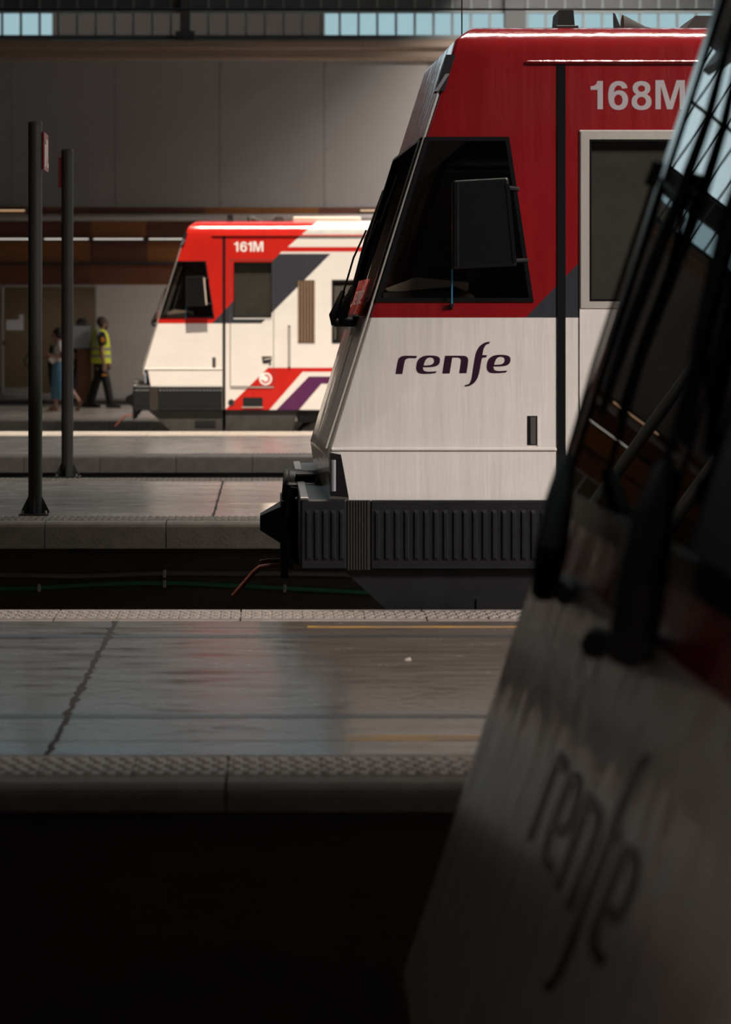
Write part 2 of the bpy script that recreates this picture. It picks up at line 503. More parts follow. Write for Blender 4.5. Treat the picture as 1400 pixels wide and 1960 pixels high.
def platform(y0, y1, z, x0, x1, phase, near=True, far=True, joints=(), splits=(), margin=0.18, deckmat='deck', long_x=(XL, XR), KH=0.20):
    root = empty('platform', (0, y0, z))
    tag(root, kind='structure')
    n0, n1 = math.floor((x0 - phase) / KL), math.ceil((x1 - phase) / KL)
    xs0, xs1 = phase + n0 * KL, phase + n1 * KL
    core = MB().box(long_x[0], long_x[1], RW if near else 0, y1 - y0 - (RW if far else 0), -1.0 - z + 0.05, -KH + 0.0)
    core.build('retaining_wall', M['retain'], root)
    dy0, dy1 = (KW + 0.005 if near else 0.0), y1 - y0 - (KW + 0.005 if far else 0)
    for side, on in ((0, near), (1, far)):
        if not on: continue
        for k in range(n0, n1):
            o = link('kerb_stone', KERB if KH > .1 else KERB_LOW, root, (phase + k * KL + (KL if side else 0), (y1 - y0) if side else 0, 0))
            if side: o.rotation_euler.z = math.pi
        for (a, b) in ((long_x[0], xs0), (xs1, long_x[1])):
            if b - a > 0.05:
                m0, m1 = (0, KW) if not side else (y1 - y0 - KW, y1 - y0)
                MB().box(a + .002, b - .002, m0, m1, -KH, 0, .008).build('long_kerb', M['kerb'], root)
        for k in range(3 * n0, 3 * n1):
            o = link('tactile_tile', TILE, root, (phase + k * TW, margin if not side else (y1 - y0) - margin - TD, 0.0))
    # deck slabs, with open joints
    xs = [long_x[0]] + list(joints) + [long_x[1]]
    ys = [dy0] + [s - y0 for s in splits] + [dy1]
    for i in range(len(xs) - 1):
        for j in range(len(ys) - 1):
            g_ = 0.004
            MB().box(xs[i] + g_, xs[i + 1] - g_, ys[j] + g_ * .6, ys[j + 1] - g_ * .6, -KH, 0.0, 0.003).build('deck_slab', M[deckmat], root)
    return root

p0 = platform(-8.0, YC_NEAR - 0.15, 0.12, -2, 4, 0.2, near=False)
Z1 = EYE - H1
d1 = lambda py: F * H1 / (py - PY)
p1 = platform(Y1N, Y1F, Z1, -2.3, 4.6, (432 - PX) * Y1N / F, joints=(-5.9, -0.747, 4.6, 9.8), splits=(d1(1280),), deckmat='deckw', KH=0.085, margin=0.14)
Z2 = EYE - H2
p2 = platform(Y2N, Y2F, Z2, -4.2, 2.3, (318 - PX) * Y2N / F, joints=(-5.6, -0.42, 4.8, 10))
p3 = platform(Y3N, Y3F, 0.0, -4.6, 2.4, -1.1, joints=(-6.0, -1.75, 2.5, 7))
p4 = platform(Y4N, Y4F, 0.0, -5.6, 2.0, -0.8, far=False, joints=(-5.0, -2.0, 1.0, 4.0, 7.0))
# inlaid dark strips, worn yellow lines and the jagged expansion joint of the nearest platform
def strip(root, py, w, m, x0=XL, x1=XR, nm='inlay_strip'):
    y = d1(py) - Y1N
    return MB().box(x0, x1, y - w / 2, y + w / 2, -0.02, 0.0012).build(nm, m, root)
strip(p1, 1218, 0.085, M['stripe'])
strip(p1, 1371, 0.075, M['stripe'])
strip(p1, 1200, 0.06, M['yellow'], 0.2, XR, nm='yellow_line')
strip(p1, 1200, 0.06, M['yellow_worn'], -1.6, 0.2, nm='yellow_line')
strip(p1, 1413, 0.10, M['yellow'], 0.28, XR, nm='yellow_line')
strip(p1, 1413, 0.10, M['yellow_worn'], -1.6, 0.28, nm='yellow_line')
random.seed(4)
def jag(root, x, ya, yb, w):
    n = int((yb - ya) / 0.05)
    L, R = [], []
    for i in range(n + 1):
        y = ya + (yb - ya) * i / n
        c = x + random.uniform(-.008, .008)
        hw = w * random.uniform(0.45, 1.0) * (1.7 if random.random() < .12 else 1)
        L.append((c - hw, y)); R.append((c + hw, y))
    vs, fs = [], []
    for (a, b), (c, d) in zip(L, R):
        vs += [(a, b, .0015), (c, d, .0015), (a, b, -.03), (c, d, -.03)]
    for i in range(n):
        k = 4 * i
        fs += [(k, k + 1, k + 5, k + 4), (k + 2, k, k + 4, k + 6), (k + 1, k + 3, k + 7, k + 5)]
    MB().add(vs, fs).build('expansion_joint', M['joint'], root)
jag(p1, -0.747, KW, Y1F - Y1N - KW, 0.014)
jag(p2, -0.42, KW, Y2F - Y2N - KW, 0.010)

# step and floor in front of the far wall
struct('trim_1', MB().box(XL, XR, Y4F, DW + 6.5, -0.9, 0.085, .006), M['sidewall'])
MB_strip = struct('trim_2', MB().box(XL, XR, Y4F - 0.03, Y4F + 0.12, 0.086, 0.115, .005), M['panel'])

# ---- far wall: boards below, wood band, grey panels, beam, glazing
def yz(py): return wz(py, DW)
def xw(px): return wx(px, DW)
zb0, zb1 = 0.115, yz(545)
zw0, zw1 = yz(545), yz(397)
zp0, zp1 = yz(397), yz(117)
zB1 = yz(76)
xshop = xw(186)
wall = empty('wall_far', (0, DW, 0)); tag(wall, kind='structure')
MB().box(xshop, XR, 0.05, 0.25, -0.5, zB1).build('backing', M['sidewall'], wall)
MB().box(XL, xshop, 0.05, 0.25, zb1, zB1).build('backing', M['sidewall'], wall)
PWID = 200 * DW / F
x = xw(20.5) - 2 * PWID
while x < XR:
    MB().box(x + .004, x + PWID - .004, 0, 0.05, zp0, zp1, .004).build('wall_panel', M['panel'], wall)
    for zz in (zp0 + .08, (zp0 + zp1) / 2 - .3, (zp0 + zp1) / 2 + .55, zp1 - .08):
        MB().tube([(x + .05, .002, zz), (x + .05, -.012, zz)], .014, 6).build('bolt', M['dark'], wall)
    x += PWID
# boards below the wood band
x = xshop
bw = 3.4
while x < XR:
    MB().box(x + .003, min(XR, x + bw) - .003, 0, 0.05, zb0, zb1, .004).build('wall_board', M['panel2'], wall)
    x += bw
# wood band: rows of stained panels
rows = [(397, 411), (423, 455), (461, 502), (506, 545)]
xe = [-230, -120, -10, 62, 172, 281, 391, 501, 611, 721, 831, 941, 1051, 1161, 1271, 1381, 1500, 1700]
random.seed(11)
for (ra, rb) in rows:
    for a, b in zip(xe[:-1], xe[1:]):
        MB().box(xw(a) + .006, xw(b) - .006, -0.0, 0.05, yz(rb), yz(ra), .004).build('wood_panel', random.choice(WOOD), wall)
MB().box(XL, XR, -0.07, 0.02, yz(505), yz(501.5)).build('shelf_rail', M['dark'], wall)
MB().box(XL, XR, -0.10, 0.02, yz(462), yz(460)).build('shelf_rail', M['dark'], wall)
# pipe run under the panels
pr = MB().tube([(XL, DW - .12, yz(417)), (XR, DW - .12, yz(417))], 0.075, 10).build('service_pipe', M['pipe'], None, True)
tag(pr, 'long grey service pipe running along the far wall above the wood panels', 'pipe')
# lamps (fluorescent battens)
def batten(pa, pb, py, lab, m=None):
    r = empty('tube_lamp', (xw(pa), DW, yz(py)))
    w = xw(pb) - xw(pa)
    MB().box(0, w, -0.09, -0.0, -0.002, 0.02).build('housing', M['dark'], r)
    MB().tube([(0.02, -0.075, -0.014), (w - 0.02, -0.075, -0.014)], 0.012, 8).build('tube', m or M['tube'], r)
    tag(r, lab, 'lamp', 'tube lamps on the far wall')
batten(178, 276, 456.5, 'longest lit tube lamp on the wood panels of the far wall')
batten(284, 372, 456.5, 'lit tube lamp right behind the far train nose')
batten(84, 172, 456.5, 'lit tube lamp on the wood panels, beside the shorter sign post')
batten(-30, 72, 456.5, 'lit tube lamp on the wood panels, crossing behind the taller sign post')
WARM = mat('warm_tube', (0.9, 0.7, 0.5), 0.4, emit=(1.0, 0.62, 0.34), estr=0.7)
batten(-60, 50, 402, 'warm lit tube lamp under the grey panels at the left picture edge', WARM)
batten(688, 790, 402, 'warm lit tube lamp under the grey panels beside the near train nose', WARM)

# beam over the panels
bm_root = empty('trim_3', (0, DW, 0)); tag(bm_root, kind='structure')
for a, b, dz in ((-600, 98, 0), (98, 445, -.02), (445, 692, 0), (692, 1000, -.02), (1000, 1400, 0), (1400, 2400, -.02)):
    sec = [(0.05, yz(117)), (-.10, yz(117) - .01), (-.14, yz(112)), (-.14, yz(97)), (-.26, yz(93)), (-.26, yz(82)), (-.20, zB1 + dz), (0.05, zB1 + dz)]
    MB().prismx(sec, xw(a) + .003, xw(b) - .003).build('beam_length', M['beam'], bm_root)

# clerestory
win = empty('window_1', (0, DW, 0)); tag(win, kind='structure')
ZR = [zB1, yz(70), yz(22), yz(-24), yz(-150), ROOF_Z]
step = 36.0
n = 0
px = 3.0 - 36 * 8
xs = []
while px < 1850:
    xs.append(px); px += step
for p in xs:
    MB().box(xw(p) - .022, xw(p) + .022, 0.06, 0.13, zB1, ROOF_Z).build('mullion', M['mull'], win)
for i, z in enumerate(ZR[:-1]):
    MB().box(xw(xs[0]), xw(xs[-1]), 0.05, 0.14, z - .02, z + .04).build('transom', M['mull'], win)
pane_cache = {}
for i in range(1, len(ZR) - 1):
    h = ZR[i + 1] - ZR[i]
    me = MB().box(0, step * DW / F - .044, 0, .006, 0.04, h - .02).mesh('pane', M['roofglass'] if i < 2 else (M['spandrel'] if i == 2 else M['roofglass2']))
    for p in xs[:-1]:
        link('pane', me, win, (xw(p) + .022, 0.09, ZR[i]))
MB().box(xw(xs[0]), xw(xs[-1]), 0.06, 0.12, zB1, yz(70) - .02).build('sill_plate', M['pipe'], win)
MB().box(xw(345), xw(365), -0.12, 0.05, zB1, ROOF_Z, .01).build('window_post', M['dark'], win)
MB().box(xw(336), xw(374), -0.15, 0.05, zB1 - .05, zB1 + .16, .01).build('post_base', M['dark'], win)
MB().box(xw(985 - 20), xw(985 + 20) , -0.12, 0.05, zB1, ROOF_Z, .01).build('window_post', M['dark'], win)
# what stands outside behind the glazing
nb = MB()
nb.box(wx(100, 56), wx(622, 56), 56, 60, -1, wz(24, 56)).build('x', M['brick'])
o = bpy.data.objects['x']; o.name = 'neighbour_building'
tag(o, 'brown brick building outside, seen through the high windows', 'building')

# shop front at the far left
shop = empty('window_2', (0, DW, 0)); tag(shop, kind='structure')
fr = lambda a, b, y0=-.03, y1=.05, za=zb0, zb=zb1: MB().box(a, b, y0, y1, za, zb, .004)
for p in (-130, 5, 66, 126, 184):
    fr(xw(p) - .02, xw(p) + .02).build('frame_post', M['pipe'], shop)
fr(xw(-130), xw(184), za=zb0, zb=zb0 + .10).build('bottom_rail', M['pipe'], shop)
fr(xw(-130), xw(184), za=zb1 - .05, zb=zb1).build('top_rail', M['pipe'], shop)
for a, b in ((-130, 5), (66, 126), (126, 184)):
    MB().box(xw(a) + .02, xw(b) - .02, 0.005, 0.017, zb0 + .10, zb1 - .05).build('pane', M['shopglass'], shop)
door = empty('door_1', (xw(5), DW, 0)); tag(door, kind='structure')
dw_ = xw(66) - xw(5)
MB().box(.025, dw_ - .025, 0.005, 0.017, zb0 + .02, zb1 - .06).build('door_pane', M['shopglass'], door)
MB().box(.025, dw_ - .025, -0.01, 0.03, zb0 + .02, zb0 + .22, .003).build('kick_plate', M['pipe'], door)
MB().box(.0, .05, -0.03, 0.03, yz(662), yz(652), .003).build('lock', M['dark'], door)
hd = [(dw_ * .74 + .06 * math.sin(t), -.06, yz(706) + (yz(676) - yz(706)) * (1 - math.cos(t)) / 2) for t in [math.pi * k / 10 for k in range(11)]]
hd = [(dw_ * .85 - .10 * math.sin(math.pi * k / 10), -.06, yz(706) + (yz(676) - yz(706)) * k / 10) for k in range(11)]
MB().tube([(hd[0][0], .01, hd[0][2])] + hd + [(hd[-1][0], .01, hd[-1][2])], .014, 8).build('pull_handle', M['black'], door, True)
struct('wall_shop', MB().box(XL, xw(240), DW + 3.2, DW + 3.35, 0.0, zb1 + .3), M['shopwall'])
struct('wall_partition', MB().box(xshop + .02, xshop + .12, DW + .26, DW + 3.2, 0.0, zb1 + .3), M['shopwall'])
struct('ceiling_shop', MB().box(XL, xw(240), DW + .26, DW + 3.35, zb1 + .3, zb1 + .4), M['shopwall'])
area('shop_ceiling_lamp', (xw(150), DW + 1.4, zb1 + .26), 1.2, 0.6, 12, (1.0, 0.80, 0.58))
for (a, b, c, d, lab) in ((12, 37, 612, 632, 'pale paper notice stuck on the shop glass, wider one'), (37, 45, 602, 632, 'narrow upright paper notice stuck on the shop glass')):
    tag(MB().box(xw(a), xw(b), DW + .0005, DW + .004, yz(d), yz(c)).build('notice', M['paper']), lab, 'notice')

# ---- shell of the hall
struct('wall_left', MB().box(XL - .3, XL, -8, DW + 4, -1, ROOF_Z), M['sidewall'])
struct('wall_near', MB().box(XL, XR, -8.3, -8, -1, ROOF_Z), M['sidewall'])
struct('added_end_screen', MB().box(XR, XR + .3, -8, DW + .3, 5.2, ROOF_Z), M['sidewall'])  # unseen screen added to cut sky light on the far wall
tn = math.tan(SUN_EL)
SLIT0 = Y3F - 1.3 - (ROOF_Z) / tn
SLIT1 = YB + 0.9 - (ROOF_Z - 3.2) / tn
ceil = empty('ceiling', (0, 0, ROOF_Z)); tag(ceil, kind='structure')
def roofpiece(x0, x1, y0, y1): MB().box(x0, x1, y0, y1, 0, .3).build('roof_slab', M['roof'], ceil)
roofpiece(XL, XR, -8, -2)
roofpiece(XL, 11, -2, 3); roofpiece(19, XR, -2, 3)
roofpiece(XL, XR, 3, 12.2); roofpiece(XL, 0, 12.2, 13.8); roofpiece(11, XR, 12.2, 13.8); roofpiece(XL, XR, 13.8, SLIT0)
roofpiece(XL, -5.0, SLIT0, SLIT1)
MB().box(XL, XR, SLIT1 + .85, SLIT1 + .95, -2.0, 0).build('added_sky_blocker', M['dark'], ceil)  # added strip keeping sky light from the slit off the far wall
roofpiece(XL, XR, SLIT1, 33)
roofpiece(XL, 4.0, 33, 38); roofpiece(9, XR, 33, 38); roofpiece(4, 9, 33, 34); 
roofpiece(XL, XR, 38, DW + .3)
MB().box(3.9, 4.0, 33, DW, -2.5, 0).build('added_light_baffle', M['dark'], ceil)  # added blocker darkening the left part of the far wall
for xb in (-7.5, -2.5, 2.5, 7.5, 12.5, 17.5):
    MB().box(xb - .09, xb + .09, -8, SLIT0, -.55, 0).build('roof_beam', M['dark'], ceil)
    MB().box(xb - .09, xb + .09, SLIT1, DW, -.55, 0).build('roof_beam', M['dark'], ceil)

# contact wires
for (py, y, lab) in ((18, (Y2F + Y3N) / 2, 'thin black overhead wire stretched across the top of the picture'),):
    z = wz(py, y)
    w = MB().tube([(XL, y, z), (XR, y, z)], .013, 6).build('overhead_wire', M['black'])
    tag(w, lab, 'wire')

# ---- cables on the retaining wall of the second platform
def cable(pts, r, m, nm, lab, clips):
    d = Y2N + RW - r
    P = [(wx(a, d), d, wz(b, d)) for a, b in pts]
    # smooth
    Q = []
    for i in range(len(P) - 1):
        for k in range(6):
            t = k / 6
            p0_, p1_, p2_, p3_ = P[max(0, i - 1)], P[i], P[i + 1], P[min(len(P) - 1, i + 2)]
            Q.append(tuple(0.5 * ((2 * p1_[c]) + (-p0_[c] + p2_[c]) * t + (2 * p0_[c] - 5 * p1_[c] + 4 * p2_[c] - p3_[c]) * t * t + (-p0_[c] + 3 * p1_[c] - 3 * p2_[c] + p3_[c]) * t ** 3) for c in range(3)))
    Q.append(P[-1])
    root = empty(nm, Q[0])
    MB().tube([Vector(q) - Vector(Q[0]) for q in Q], r, 8).build('sheath', m, root, True)
    for (a, b) in clips:
        c = Vector((wx(a, d), d, wz(b, d))) - Vector(Q[0])
        MB().box(c.x - .012, c.x + .012, -r - .006, r, c.z - r - .012, c.z + r + .012, .003).build('clip', M['clip'], root)
    tag(root, lab, 'cable')
cable([(-300, 1102), (0, 1101), (150, 1103), (315, 1097), (430, 1098), (545, 1098), (660, 1100), (800, 1103), (1100, 1106)], .020, M['conduit'], 'conduit',
      'grey ribbed conduit clipped to the dark wall above the green cable', [(315, 1097), (545, 1098)])
cable([(-300, 1130), (0, 1127), (80, 1125), (200, 1118), (315, 1116), (430, 1120), (545, 1126), (700, 1134), (850, 1142), (1100, 1150)], .017, M['green'], 'green_cable',
      'green cable sagging along the dark wall below the second platform', [(75, 1125), (315, 1117), (545, 1126)])

# ---- sign posts on the second platform
def sign_post(px, py, top, w, z, side, lab):
    d = F * (EYE - z) / (py - PY)
    r = w / 2 * d / F
    root = empty('sign_post', (wx(px, d), d, z))
    h = wz(top, d) - z
    MB().tube([(0, 0, 0.0), (0, 0, h)], r, 20).build('post', M['post'], root, True)
    MB().tube([(0, 0, h), (0, 0, h + .02)], [r * 1.06, r * .9], 20).build('post_cap', M['post'], root, True)
    MB().box(-2.1 * r, 2.1 * r, -2.1 * r, 2.1 * r, 0, .014, .003).build('base_plate', M['post'], root)
    for k in range(4):
        a = math.pi / 2 * k
        c, s_ = math.cos(a), math.sin(a)
        th = .006
        prof = [(r * .95, .014), (2.0 * r, .014), (2.0 * r, .03), (r * .95, .15)]
        vs = []
        for t in (-th, th):
            for q, zz in prof: vs.append((q * c - t * s_, q * s_ + t * c, zz))
        MB().add(vs, [(3, 2, 1, 0), (4, 5, 6, 7)] + [(i, (i + 1) % 4, 4 + (i + 1) % 4, 4 + i) for i in range(4)]).build('gusset', M['post'], root)
        MB().tube([(1.6 * r * (c - s_), 1.6 * r * (s_ + c), .014), (1.6 * r * (c - s_), 1.6 * r * (s_ + c), .04)], .012, 6).build('anchor_bolt', M['steel'], root)
    # red plate, seen almost edge on
    hh = h - .06
    sx = side
    th_ = .008 if sx > 0 else .018
    pl = MB().box(-th_, th_, -.02, .30, hh - .30, hh, .003).build('sign_plate', M['signred'], root)
    pl.location = (sx * (r + .01), 0, 0)
    pl.rotation_euler.z = 0.0
    face = MB()
    for (ya, yb, za, zb_) in ((.06, .10, -.27, -.05), (.06, .13, -.10, -.05), (.18, .22, -.27, -.05), (.18, .28, -.27, -.23)):
        face.box(-th_ - .001, th_ + .001, ya, yb, hh + za, hh + zb_)
    face.build('sign_marks', M['numberw'], pl)
    tag(root, lab, 'sign post')
sign_post(67.5, 985, 238, 27, Z2, 1, 'taller grey sign post with red plate, at the platform edge on the left')
sign_post(129, 914, 290, 23, Z2, -1, 'shorter grey sign post in front of the walking woman')

# ------------------------------------------------------------------ trains of the slanted cab type
AX = lambda px: (px - 1075) / 365.0
AZ = lambda py: EYE - (py - PY) / 365.0
ZX = lambda zx: ((220 + zx / 2.692) - 429) / 126.0
ZZ = lambda zy: EYE - ((390 + zy / 2.692) - PY) / 126.0
WID = 2.9
NOSE = [(640, 957), (625, 860), (705, 609), (814, 262), (862, 105), (877, 72), (902, 52)]
NOSE = [(AX(a), AZ(b)) for a, b in NOSE]
KB = 0.06 / 1.45
def xf(z):
    pts = sorted((b, a) for a, b in NOSE)
    for (z0, x0), (z1, x1) in zip(pts[:-1], pts[1:]):
        if z <= z1: return x0 + (x1 - x0) * (z - z0) / (z1 - z0)
    return pts[-1][1]
def front(y, z, off=0.0):
    yy = min(y, WID - y)
    return Vector((xf(z) - KB * yy - off, y, z))

BELT = AZ(608)
def side_of(line, x, z):
    (x0, z0), (x1, z1) = line
    if z1 < z0: x0, z0, x1, z1 = x1, z1, x0, z0
    t = (z - z0) / (z1 - z0)
    return x - (x0 + (x1 - x0) * t)      # >0: right of the line
Zp = lambda a, b: (ZX(a), ZZ(b))
L2 = (Zp(497, 619), Zp(858, 248)); L3 = (Zp(753, 619), Zp(1105, 265)); L6 = (Zp(892, 222), Zp(1035, 95))
L9 = (Zp(568, 1062), Zp(790, 845)); L10 = (Zp(797, 1062), Zp(968, 866)); L11 = (Zp(833, 1062), Zp(1000, 890)); L12 = (Zp(950, 1062), Zp(1065, 928))
ZL = [BELT, ZZ(258), ZZ(247), ZZ(223), ZZ(845), ZZ(866), ZZ(890), ZZ(928)]
def livery(x, z):
    if z > BELT:
        if z > ZZ(223): return 1 if side_of(L6, x, z) < 0 else (4 if z > 2.98 else 0)
        if z > ZZ(247): return 1
        if z > ZZ(258): return 1 if side_of(L2, x, z) < 0 else 0
        if side_of(L2, x, z) < 0: return 1
        return 2 if side_of(L3, x, z) < 0 else 0
    if z > ZZ(845): return 0
    if z > ZZ(866): return 1 if side_of(L9, x, z) > 0 else 0
    if side_of(L9, x, z) > 0 and side_of(L10, x, z) < 0: return 1
    if side_of(L11, x, z) > 0 and z < ZZ(890) and (z > ZZ(928) or side_of(L12, x, z) < 0): return 3
    return 0

def inpoly(x, z, poly):
    c = False
    n = len(poly)
    for i in range(n):
        x0, z0 = poly[i]; x1, z1 = poly[(i + 1) % n]
        if (z0 > z) != (z1 > z) and x < (x1 - x0) * (z - z0) / (z1 - z0) + x0: c = not c
    return c

CABWIN = [(AX(815), AZ(262)), (AX(975), AZ(262)), (AX(1022), AZ(578)), (AX(718), AZ(578))]
DOORWIN = [(ZX(612), ZZ(588)), (ZX(808), ZZ(588)), (ZX(808), ZZ(300)), (ZX(612), ZZ(300))]
TLEN = 12.0
WINS = [(ZX(1118) + k * 1.55, ZX(1118) + k * 1.55 + 1.25) for k in range(6)]
ZW0, ZW1 = ZZ(718), ZZ(392)
BODY0 = ZZ(1062)

def shrink(poly, d):
    cx = sum(p[0] for p in poly) / len(poly); cz = sum(p[1] for p in poly) / len(poly)
    out = []
    n = len(poly)
    for i in range(n):
        p = Vector(poly[i]); a = (Vector(poly[i - 1]) - p).normalized(); b = (Vector(poly[(i + 1) % n]) - p).normalized()
        s = abs(a.x * b.y - a.y * b.x)
        out.append(tuple(p + (a + b) * (d / max(s, .3))))
    return out

def ring(poly, inner, y0, y1):
    """frame between two similar polygons in x,z, between y0 and y1"""
    n = len(poly)
    vs = [(x, y0, z) for x, z in poly] + [(x, y0, z) for x, z in inner] + [(x, y1, z) for x, z in poly] + [(x, y1, z) for x, z in inner]
    fs = []
    for i in range(n):
        j = (i + 1) % n
        fs += [(i, j, n + j, n + i), (2 * n + i, 3 * n + i, 3 * n + j, 2 * n + j), (i, 2 * n + i, 2 * n + j, j), (n + i, n + j, 3 * n + j, 3 * n + i)]
    return MB().add(vs, fs)

def cut(bm, co, no, clear=False):
    geom = bm.verts[:] + bm.edges[:] + bm.faces[:]
    r = bmesh.ops.bisect_plane(bm, geom=geom, dist=1e-5, plane_co=co, plane_no=no, clear_outer=clear)
    if clear:
        ed = [e for e in r['geom_cut'] if isinstance(e, bmesh.types.BMEdge)]
        if ed: bmesh.ops.edgeloop_fill(bm, edges=ed)

def body_mesh():
    half = [(0, BODY0), (0, 2.98), (.008, 3.04), (.035, 3.10), (.09, 3.145), (.18, 3.172), (.5, 3.21), (1.45, 3.24)]
    sec = half + [(WID - y, z) for y, z in half[::-1][1:]]
    mb = MB().prismx(sec, -2.2, TLEN)
    bm = bmesh.new()
    vs = [bm.verts.new(v) for v in mb.v]
    for f in mb.f: bm.faces.new([vs[i] for i in f])
    bmesh.ops.recalc_face_normals(bm, faces=bm.faces)
    for (x0, z0), (x1, z1) in zip(NOSE[:-1], NOSE[1:]):
        dx, dz = x1 - x0, z1 - z0
        # keep  x >= x0 + dx/dz (z-z0) - KB*y
        for sgn in (1, -1):
            no = Vector((-1, -KB * sgn, dx / dz))
            co = Vector((x0, 0 if sgn > 0 else WID, z0))
            cut(bm, co, no.normalized(), True)
    bm.normal_update()
    eds = []
    for e in bm.edges:
        if len(e.link_faces) == 2:
            a = e.calc_face_angle(0)
            ys = [v.co.y for v in e.verts]
            xs_ = [v.co.x for v in e.verts]
            if a > 0.6 and max(xs_) < 0.5 and min(v.co.z for v in e.verts) > BODY0 + .01:
                eds.append(e)
    bmesh.ops.bevel(bm, geom=eds, offset=0.028, segments=3, profile=0.5, affect='EDGES', clamp_overlap=True)
    for p in bm.faces: p.smooth = True
    for z in ZL + [2.98, AZ(262), AZ(578), ZZ(588), ZZ(300), ZW0, ZW1]:
        cut(bm, (0, 0, z), (0, 0, 1))
    def lcut(l):
        (x0, z0), (x1, z1) = l
        d = Vector((x1 - x0, 0, z1 - z0)); no = Vector((d.z, 0, -d.x)).normalized()
        cut(bm, (x0, 0, z0), no)
    for l in (L2, L3, L6, L9, L10, L11, L12, (CABWIN[0], CABWIN[3]), (CABWIN[1], CABWIN[2])): lcut(l)
    for xx in [ZX(612), ZX(808)] + [v for w in WINS for v in w]: cut(bm, (xx, 0, 0), (1, 0, 0))
    kill = []
    for f in bm.faces:
        c = f.calc_center_median()
        if abs(f.normal.y) > .9 and (c.y < .05 or c.y > WID - .05):
            if inpoly(c.x, c.z, CABWIN) or inpoly(c.x, c.z, DOORWIN) or (ZW0 < c.z < ZW1 and any(a < c.x < b for a, b in WINS)):
                kill.append(f); continue
        if c.x < -.3 and abs(f.normal.y) < .3 and f.normal.x < -.5 and AZ(578) < c.z < AZ(262):
            kill.append(f); continue
        f.material_index = livery(c.x, c.z)
    bmesh.ops.delete(bm, geom=kill, context='FACES')
    me = bpy.data.meshes.new('body')
    bm.to_mesh(me); bm.free()
    for m in ('white', 'red', 'grey', 'purple', 'silver'): me.materials.append(M[m])
    try: me.set_sharp_from_angle(angle=math.radians(28))
    except Exception: pass
    return me

BODY = body_mesh()
RIB = MB().hull([(x, y, z) for x in (-.014, .014) for y, z in ((0, AZ(1072)), (0, AZ(975)))] +
                [(x, -.009, z) for x in (-.007, .007) for z in (AZ(1066), AZ(981))]).mesh('rib', M['fairing'])

